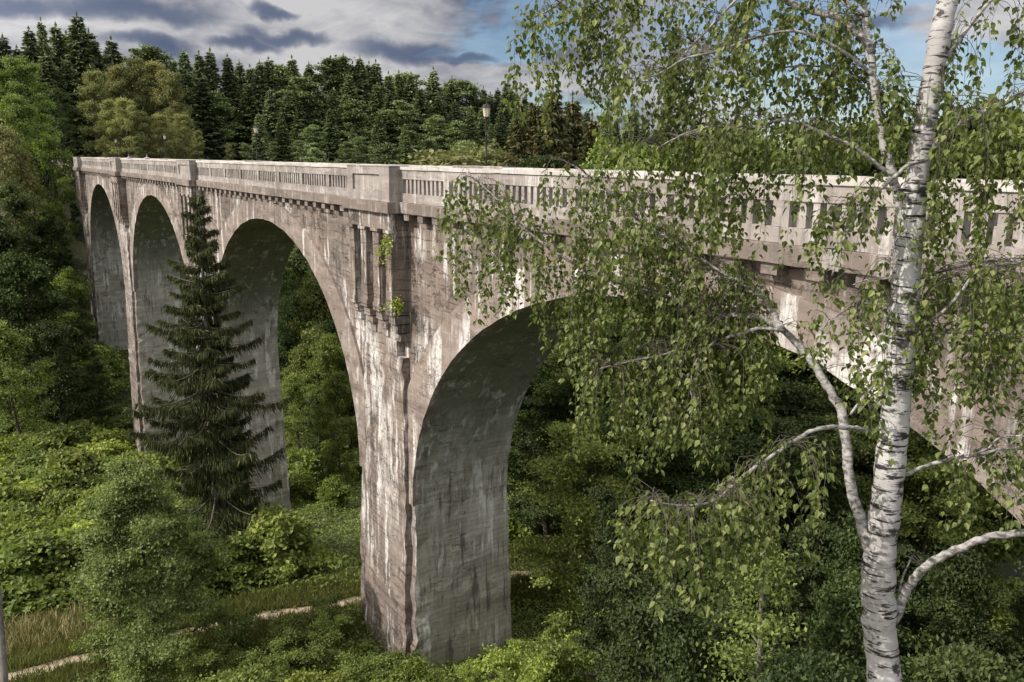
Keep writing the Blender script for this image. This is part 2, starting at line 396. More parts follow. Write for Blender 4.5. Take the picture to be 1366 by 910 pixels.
# cornice, corbels, balustrade on both sides; near side y -> y, far side mirrored about y = 16.73
def near(y): return y
def far(y): return 33.3-y
corb_n = 0; far_corb = MB(); far_bal = MB(); rest_bal = MB(); rest_corb = MB()
bal_n = 0
spans = []
for k in range(-1, 4): spans.append((PX0-S*(k+1)+2.06, PX0-S*k-2.1))      # clear balustrade between pylons
spans.append((XL, PX0-S*4-2.1)); spans.append((PX0+S+2.06, XR))
for side in (near, far):
    Y = lambda a, b: tuple(sorted((side(a), side(b))))
    isn = side is near
    for k, cx in zip(range(-1, 5), PCX):
        mb = MB()
        y0, y1 = Y(13.52, 14.9); mb.slab(cx-2.3, cx+2.27, y0, y1, 17.975, 18.39, 8, .006, ch=.015)
        part(mb, 'pylon_cornice', M['cornice'])
        mb = MB()
        y0, y1 = Y(13.78, 14.5); mb.slab(cx-2.1, cx+2.06, y0, y1, 18.392, 19.72, 4, .003)
        y0, y1 = Y(13.70, 13.778)
        for (a, b, c_, d) in ((-2.1, -1.5, 18.395, 19.72), (1.15, 2.06, 18.395, 19.72), (-1.498, 1.148, 18.395, 18.78), (-1.498, 1.148, 19.42, 19.72)):
            mb.slab(cx+a, cx+b, y0, y1, c_, d, 3, .003)
        y0, y1 = Y(13.68, 14.52); mb.slab(cx-2.12, cx+2.08, y0, y1, 19.722, 19.765, 6, .004)
        part(mb, 'parapet_pylon', M['parapet'])
    for si, (xa, xb) in enumerate(spans):
        n = max(1, round((xb-xa)/3.61)); w = (xb-xa)/n
        mb = MB(); y0, y1 = Y(14.03, 14.9)
        mb.slab(xa+(.22 if xa > XL else 0), xb-.22, y0, y1, 17.985, 18.395, max(2, int((xb-xa)/.5)), .007, ch=.02); part(mb, 'cornice', M['cornice'])
        q = max(1, round((xb-xa)/1.16))
        for i in range(q):
            x = xa + (i+.5)*(xb-xa)/q
            y0, y1 = Y(14.12, 14.48 if isn else 14.48)
            if isn and si in (0, 1, 2, 3) and corb_n < 98:
                mb = MB(); mb.slab(x-.22, x+.22, y0, y1, 17.73, 17.98, 1, .008); part(mb, 'corbel', M['cornice']); corb_n += 1
            else: (rest_corb if isn else far_corb).box(x-.22, x+.22, y0, y1, 17.73, 17.98)
        for i in range(n):
            x0 = xa+i*w; x1 = x0+w; h = .2
            mb = MB(); y0, y1 = Y(14.2, 14.47)
            mb.slab(x0+.001, x1-.001, y0, y1, 18.397, 18.74, 5, .005)                 # plinth
            mb.slab(x0+.001, x1-.001, y0, y1, 19.275, 19.61, 5, .005)                 # rail
            e0, e1 = (.0, h) if i else (.0, .12)
            mb.slab(x0+.001, x0+(h if i else .12), y0+.003, y1-.003, 18.74, 19.275, 1, .002)
            mb.slab(x1-(h if i < n-1 else .12), x1-.001, y0+.003, y1-.003, 18.74, 19.275, 1, .002)
            pp = part(mb, 'parapet_panel', M['parapet'])
            mb = MB(); y0, y1 = Y(14.15, 14.52); mb.slab(x0, x1, y0, y1, 19.612, 19.735, 6, .006, ch=.008); part(mb, 'coping', M['coping'], pp)
            bx0 = x0+(h if i else .12); bx1 = x1-(h if i < n-1 else .12); nb = max(3, round((bx1-bx0)/.33)); p = (bx1-bx0)/nb
            y0, y1 = Y(14.225, 14.445)
            for b in range(1, nb):
                xc = bx0+p*b + random.gauss(0, .006)
                if isn and si in (0, 1) and bal_n < 98 and (si == 0 or i >= n-4) and x1 < 0:
                    mb = MB(); mb.slab(xc-.08, xc+.08, y0, y1, 18.742, 19.274, 1, .007); part(mb, 'baluster', M['parapet'], pp); bal_n += 1
                else: (rest_bal if isn else far_bal).box(xc-.085, xc+.085, y0, y1, 18.742, 19.274)
for mb, nm, mt in ((rest_bal, 'distant_balusters', 'parapet'), (far_bal, 'far_side_balusters', 'parapet'), (rest_corb, 'distant_corbels', 'cornice'), (far_corb, 'far_side_corbels', 'cornice')):
    o = part(mb, nm, M[mt]); o['kind'] = 'stuff'

# ------------------------------------------------------------------ street lamps on the far side of the deck
def lamp():
    e = empty('street_lamp', (0, 0, 0))
    mb = MB(); mb.lathe((0, 0, 0), [(.11, 0), (.11, .25), (.075, .3), (.06, .9), (.07, .93), (.045, 1.0), (.04, 1.7), (.055, 1.72), (.055, 1.77), (.038, 1.8), (.034, 2.6), (.05, 2.62), (.05, 2.66), (.032, 2.7), (.03, 3.3), (.06, 3.33), (.06, 3.38)], 10); mb.build('pole', M['iron'], e, True)
    mb = MB(); mb.lathe((0, 0, 0), [(.095, 3.38), (.115, 3.4), (.165, 3.74)], 6); l = mb.build('lantern', M['lantern'], e)
    mb = MB(); mb.lathe((0, 0, 0), [(.19, 3.742), (.19, 3.765), (.12, 3.85), (.05, 3.9), (.03, 3.93), (.025, 4.0), (.008, 4.05)], 6); mb.build('cap', M['iron'], e)
    return e
l0 = lamp()
LL = ['black street lamp with cream lantern, tallest in view, by the near pylon', 'black street lamp beyond the parapet behind the spruce top, second nearest', 'slim street lamp before the pale birches, to the right of the walkers', 'faintest street lamp at the far bridge end, left of the walkers']
for i in range(4):
    o = l0 if i == 0 else copy_tree(l0)
    o.location = (PX0-S*i+.5, 18.95, 18.42); tag(o, LL[i], 'street lamp', 'street lamps along the deck')

# ------------------------------------------------------------------ world, sun, camera
SUN = np.array([-.22, -.78, .60]); SUN /= np.linalg.norm(SUN)
def make_world():
    w = bpy.data.worlds.new('World'); scene.world = w; w.use_nodes = True; w.node_tree.nodes.clear(); t = NT(w.node_tree)
    sky = t.n('ShaderNodeTexSky', sky_type='NISHITA', sun_disc=False)
    sky.sun_elevation = math.asin(SUN[2]); sky.sun_rotation = math.atan2(SUN[0], SUN[1]); sky.air_density = 1.; sky.dust_density = 0.; sky.ozone_density = 4.
    bg = t.n('ShaderNodeBackground', {'Color': sky.outputs[0], 'Strength': .095})
    d = t.n('ShaderNodeTexCoord').outputs['Generated']
    sep = t.n('ShaderNodeSeparateXYZ', {0: d})
    k = t.math('DIVIDE', 1., t.math('ADD', t.math('MAXIMUM', sep.outputs[2], 0.), .2))
    p = t.n('ShaderNodeVectorMath', {0: d, 'Scale': k}, operation='SCALE').outputs[0]
    p = t.scale(p, (1, 1, 0))
    n1 = t.noise(p, 1.3, 7, .56, .4); n2 = t.noise(t.scale(p, (1, 1, 0), (4.3, 1.7, 0)), 1.1, 7, .55, .8); n3 = t.noise(p, 4.2, 8, .6, .5)
    # the sky clears towards the right of the view (world +y)
    dn = t.n('ShaderNodeVectorMath', {0: d}, operation='NORMALIZE').outputs[0]
    az = t.n('ShaderNodeVectorMath', {0: dn, 1: tuple(CR)}, operation='DOT_PRODUCT').outputs['Value']
    cover = t.math('ADD', t.math('MULTIPLY_ADD', n1, .5, t.math('MULTIPLY', n2, .5)), t.math('MULTIPLY', t.ramp(az, .02, .42), -.14))
    cov = t.ramp(cover, .36, .47)
    shade = t.math('ADD', t.math('MULTIPLY', n2, .6), t.math('MULTIPLY', n3, .4))
    cc = t.cramp(shade, [(.37, (.11, .135, .2)), (.45, (.3, .31, .36)), (.52, (.46, .465, .495)), (.6, (.63, .625, .635))])
    # dark flat-bottomed banks
    def bank(px, py, sx, sy):
        c = CF + CR*(px-683)/FPX - CU*(py-455)/FPX; c = c/np.linalg.norm(c)
        r = np.cross(c, (0, 0, 1)); r /= np.linalg.norm(r); u = np.cross(r, c)
        nn = t.n('ShaderNodeVectorMath', {0: dn, 1: t.n('ShaderNodeVectorMath', {0: t.n('ShaderNodeVectorMath', {0: t.n('ShaderNodeTexNoise', {'Vector': d, 'Scale': 14., 'Detail': 6.}).outputs[1], 1: (.5, .5, .5)}, operation='SUBTRACT').outputs[0], 'Scale': .06}, operation='SCALE').outputs[0]}, operation='ADD').outputs[0]
        a = t.n('ShaderNodeVectorMath', {0: nn, 1: tuple(r/sx)}, operation='DOT_PRODUCT').outputs['Value']
        b = t.math('SUBTRACT', t.n('ShaderNodeVectorMath', {0: nn, 1: tuple(u/sy)}, operation='DOT_PRODUCT').outputs['Value'], 0.)
        rr = t.math('ADD', t.math('MULTIPLY', a, a), t.math('MULTIPLY', b, b))
        return t.math('SUBTRACT', 1., t.ramp(rr, 0., 1.25))
    dk = None
    for q in ((170, 12, .11, .017), (545, 68, .075, .014), (625, 76, .05, .009), (200, 62, .05, .011), (385, 52, .06, .010), (330, 58, .05, .009), (375, 22, .03, .007), (1160, 20, .05, .01), (30, 5, .07, .014)):
        v = bank(*q); dk = v if dk is None else t.math('MAXIMUM', dk, v)
    cc = t.mix(t.math('MULTIPLY', dk, .9), cc, (.09, .125, .215))
    # added gain: clouds outside the view brightened overhead and sunwards to lift ambient light
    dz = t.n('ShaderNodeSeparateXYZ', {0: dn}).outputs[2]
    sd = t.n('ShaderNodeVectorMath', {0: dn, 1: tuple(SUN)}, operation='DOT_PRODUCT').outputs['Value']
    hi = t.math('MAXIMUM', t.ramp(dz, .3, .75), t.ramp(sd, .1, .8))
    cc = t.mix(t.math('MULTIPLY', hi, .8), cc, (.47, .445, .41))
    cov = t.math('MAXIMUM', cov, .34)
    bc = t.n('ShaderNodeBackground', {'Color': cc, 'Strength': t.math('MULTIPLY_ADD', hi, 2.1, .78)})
    cov = t.math('MAXIMUM', cov, t.math('MULTIPLY', dk, .9))
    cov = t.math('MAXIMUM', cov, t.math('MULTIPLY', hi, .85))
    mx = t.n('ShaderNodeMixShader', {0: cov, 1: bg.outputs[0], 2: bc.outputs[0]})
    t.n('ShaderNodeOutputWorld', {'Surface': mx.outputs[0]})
make_world()
sl = bpy.data.lights.new('sun', 'SUN'); sl.energy = 3.9; sl.angle = R(.55); sl.color = (1, .93, .84)
so = bpy.data.objects.new('sun', sl); COL.objects.link(so); so.rotation_euler = Vector(SUN).to_track_quat('Z', 'Y').to_euler(); so.location = (0, -30, 60)
cd = bpy.data.cameras.new('camera'); cd.sensor_width = 36; cd.lens = FPX/1366*36; cd.clip_end = 4000; cd.clip_start = .1
co = bpy.data.objects.new('camera', cd); COL.objects.link(co); scene.camera = co
mw = Matrix.Identity(4)
for i in range(3): mw[i][0] = CR[i]; mw[i][1] = CU[i]; mw[i][2] = -CF[i]; mw[i][3] = CAM[i]
co.matrix_world = mw
scene.view_settings.view_transform = 'Standard'; scene.view_settings.look = 'None'; scene.view_settings.exposure = .3; scene.view_settings.gamma = 1.
scene.render.engine = 'CYCLES'
scene.cycles.max_bounces = 6; scene.cycles.diffuse_bounces = 3; scene.cycles.transmission_bounces = 4
scene.cycles.use_denoising = True
#VEG#

# ------------------------------------------------------------------ vegetation
# leaf shapes: (u along the leaf, v across, n out of the leaf plane)
DIAMOND = (np.array([(-.5, 0, 0), (0, -.3, .07), (.5, 0, -.06), (0, .3, .07)]), [(0, 1, 2), (0, 2, 3)])
LEAF = (np.array([(0, 0, 0), (.28, -.36, .09), (.62, -.24, .07), (1, 0, -.05), (.62, .24, .07), (.28, .36, .09)]), [(0, 1, 2, 3), (0, 3, 4, 5)])
SPRIG = (np.array([(0, 0, 0), (.35, -.16, .03), (1, -.02, -.03), (.35, .16, .03)]), [(0, 1, 2), (0, 2, 3)])
def unit(a): return a/(np.linalg.norm(a, axis=-1, keepdims=True)+1e-9)
def leaves(name, C, U, Nn, size, mat, shape=DIAMOND, width=1.):
    C = np.asarray(C, float); U = unit(np.asarray(U, float)); Nn = np.asarray(Nn, float)
    Nn = unit(Nn - U*(Nn*U).sum(-1, keepdims=True)); W = np.cross(Nn, U)
    T, Fc = shape; k = len(T); n = len(C); size = np.broadcast_to(np.asarray(size, float), (n,))[:, None, None]
    V = C[:, None, :] + size*(T[None, :, 0:1]*U[:, None, :] + T[None, :, 1:2]*width*W[:, None, :] + T[None, :, 2:3]*Nn[:, None, :])
    ff = np.concatenate([np.array(f)[None, :] + (np.arange(n)*k)[:, None] for f in Fc], 1)
    return npmesh(name, V.reshape(-1, 3), ff.ravel(), np.tile([len(f) for f in Fc], n), [mat])
M['bark'] = barkmat('bark_brown', (.05, .04, .032), (.13, .105, .085))
M['bark_grey'] = barkmat('bark_grey', (.09, .08, .07), (.2, .185, .165))
M['lf_bright'] = leafmat('leaf_bright', (0.1233, 0.1639, 0.0308), (0.2157, 0.2846, 0.0513), (0.3492, 0.4053, 0.0896))
M['lf_mid'] = leafmat('leaf_mid', (0.076, 0.1118, 0.0264), (0.1472, 0.1969, 0.0441), (0.2495, 0.299, 0.0762))
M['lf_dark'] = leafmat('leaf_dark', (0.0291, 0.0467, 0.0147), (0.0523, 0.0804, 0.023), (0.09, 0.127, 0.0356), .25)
M['lf_pale'] = leafmat('leaf_pale_birch', (0.1449, 0.1642, 0.0558), (0.2415, 0.2608, 0.0903), (0.3478, 0.3478, 0.1397), .3, (1.3, 1.3, .8))
M['nd_dark'] = leafmat('needle_dark', (0.0788, 0.1176, 0.0549), (0.1577, 0.2056, 0.0915), (0.2843, 0.3306, 0.1373), .08, None, .6, .015, .4)
M['nd_olive'] = leafmat('needle_olive', (.02, .029, .01), (.045, .058, .017), (.11, .118, .036), .1, None, .6, .015, .25)
M['nd_pine'] = leafmat('needle_pine', (0.0806, 0.117, 0.0465), (0.1614, 0.2145, 0.0813), (0.242, 0.3048, 0.1162), .1, None, .6, .015, .35)
M['nd_rust'] = leafmat('needle_with_cones', (.045, .055, .02), (.085, .092, .032), (.19, .145, .05), .1, None, .6, .01, .2)

M['lf_maple'] = leafmat('maple_leaf', (0.096, 0.128, 0.0366), (0.1728, 0.2176, 0.0676), (0.2688, 0.32, 0.1197))
def rng_dir(rs, n):
    v = rs.normal(size=(n, 3)); return unit(v)
def limb_pts(p0, d, L, rs, sag=0., up=0., n=6, wob=.08):
    pts = [np.array(p0, float)]; d = np.array(d, float)
    for i in range(n):
        d = d + rs.normal(size=3)*wob + np.array([0, 0, up-sag*i/n]); d = d/np.linalg.norm(d)
        pts.append(pts[-1] + d*L/n)
    return pts
def broadleaf(name, seed, H, Rc, prof, base=.15, nl=22, sub=5, nleaf=20000, ls=.16, lmat='lf_mid', bark='bark', flat=.35, spread=.5, hang=0., tr=None, lean=.02, tubes=6):
    """a thing: Empty > trunk (with limbs), crown (leaves in clumps along the twigs, gaps between)"""
    rs = np.random.RandomState(seed)
    e = empty(name, (0, 0, 0)); mb = MB(); tr = tr or H*.016
    tp = limb_pts((0, 0, -.4), (rs.normal()*lean, rs.normal()*lean, 1), H*.96+.4, rs, n=9, wob=.035)
    mb.tube(tp, np.linspace(tr, tr*.12, 10), 8)
    clC = []; clW = []
    for i in range(nl):
        f = base + (1-base)*((i+.5)/nl)**.9; f = min(f, .97)
        k = f*9; j = int(min(k, 8)); p = tp[j] + (tp[j+1]-tp[j])*(k-j)
        az = i*2.39996 + rs.normal()*.35; L = Rc*prof(f)*rs.uniform(.72, 1.12)
        el = rs.uniform(.05, .5) + .5*f
        d = (math.cos(az)*math.cos(el), math.sin(az)*math.cos(el), math.sin(el))
        lp = limb_pts(p, d, L, rs, sag=.06+hang, n=5, wob=.12)
        r0 = tr*(1-f)*.5+.012; mb.tube(lp, np.linspace(r0, r0*.25, 6), 5, cap=False)
        for q in range(sub):
            u = rs.uniform(.3, 1.); kk = u*5; jj = int(min(kk, 4)); b = lp[jj] + (lp[jj+1]-lp[jj])*(kk-jj)
            dd = unit(np.array(lp[jj+1]-lp[jj]) / np.linalg.norm(lp[jj+1]-lp[jj]) + rs.normal(size=3)*np.array([.75, .75, .35]))
            tw = limb_pts(b, dd, L*rs.uniform(.2, .42), rs, sag=.1+hang, n=3, wob=.15)
            if tubes > 5: mb.tube(tw, np.linspace(r0*.3, .004, 4), 3, cap=False)
            for w in (1, 2, 3): clC.append(tw[w]); clW.append(rs.uniform(.3, 1.)*(.6+.4*w/3))
        clC.append(lp[-1]); clW.append(.8)
    t_ = mb.build('trunk', M[bark], e, True)
    clC = np.array(clC); clW = np.array(clW); clW /= clW.sum()
    idx = rs.choice(len(clC), nleaf, p=clW)
    sg = spread*(.35+.65*rs.rand(len(clC)))
    off = rs.normal(size=(nleaf, 3))*sg[idx][:, None]*np.array([1, 1, flat])
    if hang: off[:, 2] -= np.abs(rs.normal(size=nleaf))*hang*2.2*sg[idx]/spread
    C = clC[idx] + off
    out = C - np.array([0, 0, H*.5]); out[:, 2] *= .3; out = unit(out)
    Nn = unit(np.array([0, 0, .9 if not hang else .3]) + out*.45 + rs.normal(size=(nleaf, 3))*.5)
    U = rs.normal(size=(nleaf, 3)) + out*.5 + np.array([0, 0, -.25-hang*3])
    link('crown', leaves('crown', C, U, Nn, ls*rs.uniform(.65, 1.25, nleaf), M[lmat]), e)
    return e
def spruce(name, seed, H, Rc, step=.4, per=6, dens=60, nl=.34, nw=1., lmat='nd_dark', droop=.32, base=.04, tr=None, prof=None, gap=.0, hangt=.5, lv=(.68, 1.12)):
    """a thing: Empty > trunk, crown (whorls of drooping boughs hung with needle sprays)"""
    rs = np.random.RandomState(seed); e = empty(name, (0, 0, 0)); mb = MB(); tr = tr or H*.013
    mb.tube([(0, 0, -.5), (rs.normal()*.05, rs.normal()*.05, H*.33), (rs.normal()*.1, rs.normal()*.1, H*.66), (0, 0, H*.985)], [tr, tr*.75, tr*.42, .015], 8)
    prof = prof or (lambda f: (1-f)**.85*1.02+.03)
    C = []; U = []; Nn = []; SZ = []
    z = H*base
    while z < H*.985:
        f = z/H; k0 = rs.rand()*6.28; n = per if f < .85 else max(3, per-2)
        for i in range(n):
            if rs.rand() < gap*(1-f): continue
            az = k0 + i*6.283/n + rs.normal()*.22; L = max(.15, Rc*prof(f)*rs.uniform(*lv))
            d0 = np.array([math.cos(az), math.sin(az), 0]); zz = z + rs.uniform(-.5, .5)*step
            rise = (.55*max(0, f-.55)*2 - droop*(1-f)**.6) + rs.normal()*.06
            m = 7; u = np.linspace(0, 1, m)
            pz = zz + L*(rise*np.sin(u*1.9)*.8 + .16*u**3)
            P = np.stack([d0[0]*u*L, d0[1]*u*L, pz], 1)
            if L > .6: mb.tube(list(P), np.linspace(.012+L*.009, .004, m), 4, cap=False)
            nn = int(dens*(L/Rc+.12)*rs.uniform(.75, 1.2)) + 4
            t = rs.beta(1.5, 1.1, nn); side = rs.choice([-1, 1], nn)
            lat = side*np.abs(rs.normal(size=nn))*.17*L*(1.15-t) ; perp = np.array([-d0[1], d0[0], 0])
            pc = np.stack([np.interp(t, u, P[:, q]) for q in range(3)], 1) + perp[None]*lat[:, None]
            pc[:, 2] -= np.abs(lat)*.35 + rs.rand(nn)*.06
            U_ = d0[None]*rs.uniform(.3, 1., nn)[:, None] + perp[None]*(side*rs.uniform(.1, .8, nn))[:, None] + np.array([0, 0, -1.])[None]*(hangt*rs.uniform(0, 1.6, nn))[:, None]
            C.append(pc); U.append(U_); Nn.append(np.array([0, 0, 1.])[None] + rs.normal(size=(nn, 3))*.6); SZ.append(nl*rs.uniform(.6, 1.25, nn)*(.75+.5*(1-f)))
        z += step*(1-.45*f)*rs.uniform(.8, 1.2)
    C.append(np.array([[0, 0, H-.3*k] for k in range(3)])); U.append(np.tile([0, 0, 1.], (3, 1))); Nn.append(rs.normal(size=(3, 3))); SZ.append(np.full(3, nl))
    mb.build('trunk', M['bark_grey' if lmat == 'nd_olive' else 'bark'], e, True)
    link('crown', leaves('crown', np.concatenate(C), np.concatenate(U), np.concatenate(Nn), np.concatenate(SZ), M[lmat], SPRIG, nw), e)
    return e
P_round = lambda f: max(.2, math.sin(math.pi*min(1, max(0, (f-.06)*.98))**.8)**.75)
P_bush = lambda f: max(.25, (1-f**2.2))
P_col = lambda f: max(.22, (math.sin(math.pi*min(1, f)**.7)**.5)*.9)
P_cone = lambda f: max(.08, 1.05*(1-f)**.8)
P_pine = lambda f: .12+.95*math.sin(math.pi*min(1., max(0., (f-.25)/.8)))**.7

_proto = {}
def proto(kind):
    if kind in _proto: return _proto[kind]
    k = kind
    if k.startswith('far_spruce'): i = int(k[-1]); e = spruce('spruce_tree', 20+i, 26, [3.6, 4.3, 3.1, 3.9][i], .62, 7, 44, .85, 1.5, ['nd_dark', 'nd_dark', 'nd_dark', 'nd_pine'][i], .3, .06, hangt=.45)
    elif k.startswith('rust_spruce'): e = spruce('spruce_tree', 31, 26, 4.4, .5, 7, 75, .6, 1.2, 'nd_rust', .36, .06, hangt=.8)
    elif k.startswith('far_pine'): i = int(k[-1]); e = broadleaf('pine_tree', 40+i, 24, [4.2, 3.6][i], P_pine, .3, 30, 4, 9000, .5, 'nd_pine', 'bark', .45, .75, tubes=4)
    elif k.startswith('far_leaf'): i = int(k[-1]); e = broadleaf('leafy_tree', 50+i, 20, [5.4, 4.6, 6.2][i], P_round, .12, 34, 5, 20000, .36, ['lf_mid', 'lf_dark', 'lf_mid'][i], 'bark', .5, .7, tubes=4)
    elif k.startswith('bright_leaf'): e = broadleaf('leafy_tree', 57, 18, 4.8, P_round, .12, 34, 5, 22000, .34, 'lf_mid', 'bark', .5, .65, tubes=4)
    elif k.startswith('far_birch'): i = int(k[-1]); e = broadleaf('birch_tree', 60+i, 20, [4., 3.3][i], P_round, .12, 36, 6, 20000, .32, 'lf_pale', 'bark_grey', .7, .6, hang=.22, tubes=4)
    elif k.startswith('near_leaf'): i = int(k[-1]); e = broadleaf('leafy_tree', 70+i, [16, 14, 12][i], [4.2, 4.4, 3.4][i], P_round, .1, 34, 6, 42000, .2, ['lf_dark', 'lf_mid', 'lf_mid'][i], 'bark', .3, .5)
    elif k.startswith('maple'): i = int(k[-1]); e = broadleaf('maple_tree', 80+i, [8.5, 7][i], [3.4, 2.5][i], P_bush, [.01, .06][i], [46, 34][i], 7, [80000, 42000][i], [.14, .125][i], ['lf_maple', 'lf_dark'][i], 'bark', .16, .36)
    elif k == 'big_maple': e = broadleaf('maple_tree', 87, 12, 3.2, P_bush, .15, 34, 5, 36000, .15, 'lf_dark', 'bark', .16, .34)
    elif k.startswith('sapling'): e = broadleaf('sapling_tree', 85, 9, 1.15, P_col, .15, 26, 5, 9000, .075, 'lf_mid', 'bark_grey', .4, .24)
    elif k.startswith('shrub') and k[-1] in '0123': i = int(k[-1]); e = broadleaf('shrub', 90+i, [2.6, 2.2, 3.2, 2.6][i], [1.9, 2.1, 2., 1.8][i], P_bush, .02, 26, 5, 8500, [.25, .22, .25, .22][i], ['lf_bright', 'lf_mid', 'lf_mid', 'lf_dark'][i], 'bark', .28, .34, tr=.04, tubes=4)
    if k in ('shrub4', 'shrub5'):
        COLK = k == 'shrub4'; e = broadleaf('shrub', 95 if COLK else 96, 2.4 if COLK else 2.8, 1.7, lambda f: .5+.5*math.sin(f*9), .02, 17, 4, 12000, .15, 'lf_bright' if COLK else 'lf_mid', 'bark', .24, .3, tr=.035, tubes=4)
    _proto[k] = [e, False]; return _proto[k]
def plant(kind, x, y, H=None, label=None, cat='tree', group=None, z=None, rz=None, wide=1., sink=.15):
    pr = proto(kind); src = pr[0]; base_h = {'far_spruce': 26, 'rust_spruce': 26, 'far_pine': 24, 'far_leaf': 20, 'bright_leaf': 18, 'far_birch': 20, 'near_leaf0': 16, 'near_leaf1': 14, 'near_leaf2': 12, 'big_maple': 12, 'maple0': 8.5, 'maple1': 7, 'sapling': 9, 'shrub0': 2.6, 'shrub1': 2.2, 'shrub2': 3.2, 'shrub3': 2.6, 'shrub4': 2.4, 'shrub5': 2.8}
    h0 = base_h.get(kind) or base_h[kind[:-1]]
    o = src if not pr[1] else copy_tree(src); pr[1] = True
    s = (H or h0)/h0
    o.scale = (s*wide, s*wide, s); o.rotation_euler = (0, 0, rz if rz is not None else random.uniform(0, 6.28))
    o.location = (x, y, (float(hgt(x, y)) if z is None else z) - sink)
    if 'group' in o: del o['group']
    tag(o, label, cat, group); return o
def plant_top(kind, px, py, d, **kw):            # tree whose tip stands where the photograph shows it, at distance d
    p = at(px, py, d); g = float(hgt(p[0], p[1]))
    return plant(kind, p[0], p[1], max(1., p[2]-g), **kw)

# --- skyline conifers on the plateau beyond the far end
SKY = [(3, 47, 150), (22, 62, 158), (38, 37, 152), (54, 26, 156), (74, 32, 160), (88, 44, 165), (102, 18, 158), (118, 40, 162), (135, 58, 170), (148, 51, 172), (169, 63, 176), (182, 72, 182), (195, 61, 180), (214, 74, 186), (230, 78, 190), (245, 67, 184), (265, 70, 188), (280, 67, 190), (303, 74, 192), (319, 82, 196), (333, 88, 200), (346, 81, 198), (358, 77, 200), (374, 86, 203), (389, 76, 202), (400, 89, 206), (412, 84, 208), (423, 74, 205), (441, 77, 207), (450, 86, 210), (458, 73, 208), (470, 84, 212), (480, 76, 210), (492, 84, 214), (501, 82, 212), (518, 97, 218), (532, 96, 222), (548, 97, 220), (562, 96, 224), (578, 92, 222), (590, 106, 228), (603, 103, 226), (615, 110, 230), (633, 120, 234), (645, 117, 232), (654, 124, 236), (664, 118, 236), (677, 108, 232), (688, 122, 238), (700, 128, 240), (722, 140, 246), (746, 148, 250), (775, 150, 255), (800, 160, 258), (822, 166, 262), (838, 158, 260), (860, 168, 266), (890, 172, 270)]
for i, (px, py, d) in enumerate(SKY):
    k = ['far_spruce0', 'far_spruce1', 'far_spruce2', 'far_pine0', 'far_spruce0'][(i*7+i//3) % 5]
    if px in (54, 102, 38, 578, 677, 603, 195, 74): k = 'far_spruce2' if px in (38, 54, 74) else 'far_spruce1'
    if px == 102: plant_top(k, px, py, d, wide=1.35, label='tallest dark spruce on the skyline, at the upper left of the wood', group=None)
    elif px == 54: plant_top(k, px, py, d, label='slim pointed spruce just left of the tallest skyline spruce', group=None)
    else: plant_top(k, px, py, d, wide=1.5, label='dark conifer of the skyline wood beyond the viaduct', group='skyline conifers of the wood')
# --- second and third rows, lower on the far slope
for i, (px, py, d) in enumerate([(20, 95, 146), (60, 70, 150), (88, 78, 152), (120, 88, 158), (150, 82, 166), (360, 118, 186), (330, 110, 190), (300, 122, 186), (385, 112, 190), (402, 128, 184), (420, 104, 188), (445, 118, 186), (465, 100, 192), (480, 132, 184), (503, 112, 192), (520, 122, 190), (545, 134, 190), (560, 118, 198), (585, 125, 200), (607, 134, 200), (628, 142, 204), (645, 140, 208), (668, 146, 212), (690, 142, 216), (270, 100, 182), (250, 96, 180), (505, 150, 172), (410, 165, 170), (470, 170, 172), (540, 165, 172), (610, 160, 186), (655, 165, 188), (440, 145, 176), (575, 152, 178), (375, 150, 172), (345, 150, 170)]):
    k = ['far_spruce3', 'far_spruce0', 'far_pine1', 'far_spruce1', 'far_spruce3'][(i*3+i//4) % 5]
    plant_top(k, px, py, d, wide=1.7, label='conifer on the wooded slope below the skyline row', group='conifers on the far slope')
for i, (px, py, d) in enumerate([(400, 186, 150), (455, 188, 152), (490, 182, 155), (520, 190, 150), (555, 186, 156), (425, 196, 146), (330, 190, 150), (360, 188, 154), (640, 188, 162)]):
    plant_top('far_pine1' if i % 2 else 'far_pine0', px, py, d, wide=1.35, label='bushy young pine just above the parapet line', group='young pines behind the parapet')
# --- pale birches at the end of the deck
for px, py, d, w in [(120, 92, 152, 1.1), (150, 84, 156, 1.), (178, 76, 158, 1.), (205, 78, 158, 1.), (228, 92, 156, 1.), (140, 130, 146, 1.), (165, 128, 144, 1.2), (190, 148, 146, 1.2), (215, 150, 147, 1.2), (245, 150, 150, 1.2), (262, 172, 148, 1.1), (180, 180, 144, 1.)]:
    plant_top('far_birch0' if int(px) % 2 else 'far_birch1', px, py, d, wide=w, label='pale olive birch in the clump behind the far end of the deck', group='pale birches behind the deck end')
plant_top('far_birch1', 306, 190, 150, wide=1.2, label='small yellowish bush tree right of the pale birch clump')
plant_top('far_birch0', 590, 190, 120, wide=1.9, label='round pale green bush behind the parapet left of the tall lamp')
for i, px in enumerate(range(705, 1010, 13)):
    plant_top(['far_spruce0', 'far_spruce1', 'far_spruce2'][i % 3], px, 138 + (px-705)*.11 + [0, 14, -8, 9, 20, -4][i % 6], 190 + (i % 4)*9, wide=1.6, label='distant conifer of the wood seen through the birch twigs', group='distant conifers behind the birch twigs')
# --- cone-laden spruces near the birch curtain
for px, py, d in [(738, 112, 100), (715, 130, 104), (764, 128, 106), (694, 150, 98), (790, 155, 104)]:
    plant_top('rust_spruce', px, py, d, wide=1.2, label='rust tinted spruce heavy with cones right of the tall lamp', group='spruces with rusty cones')
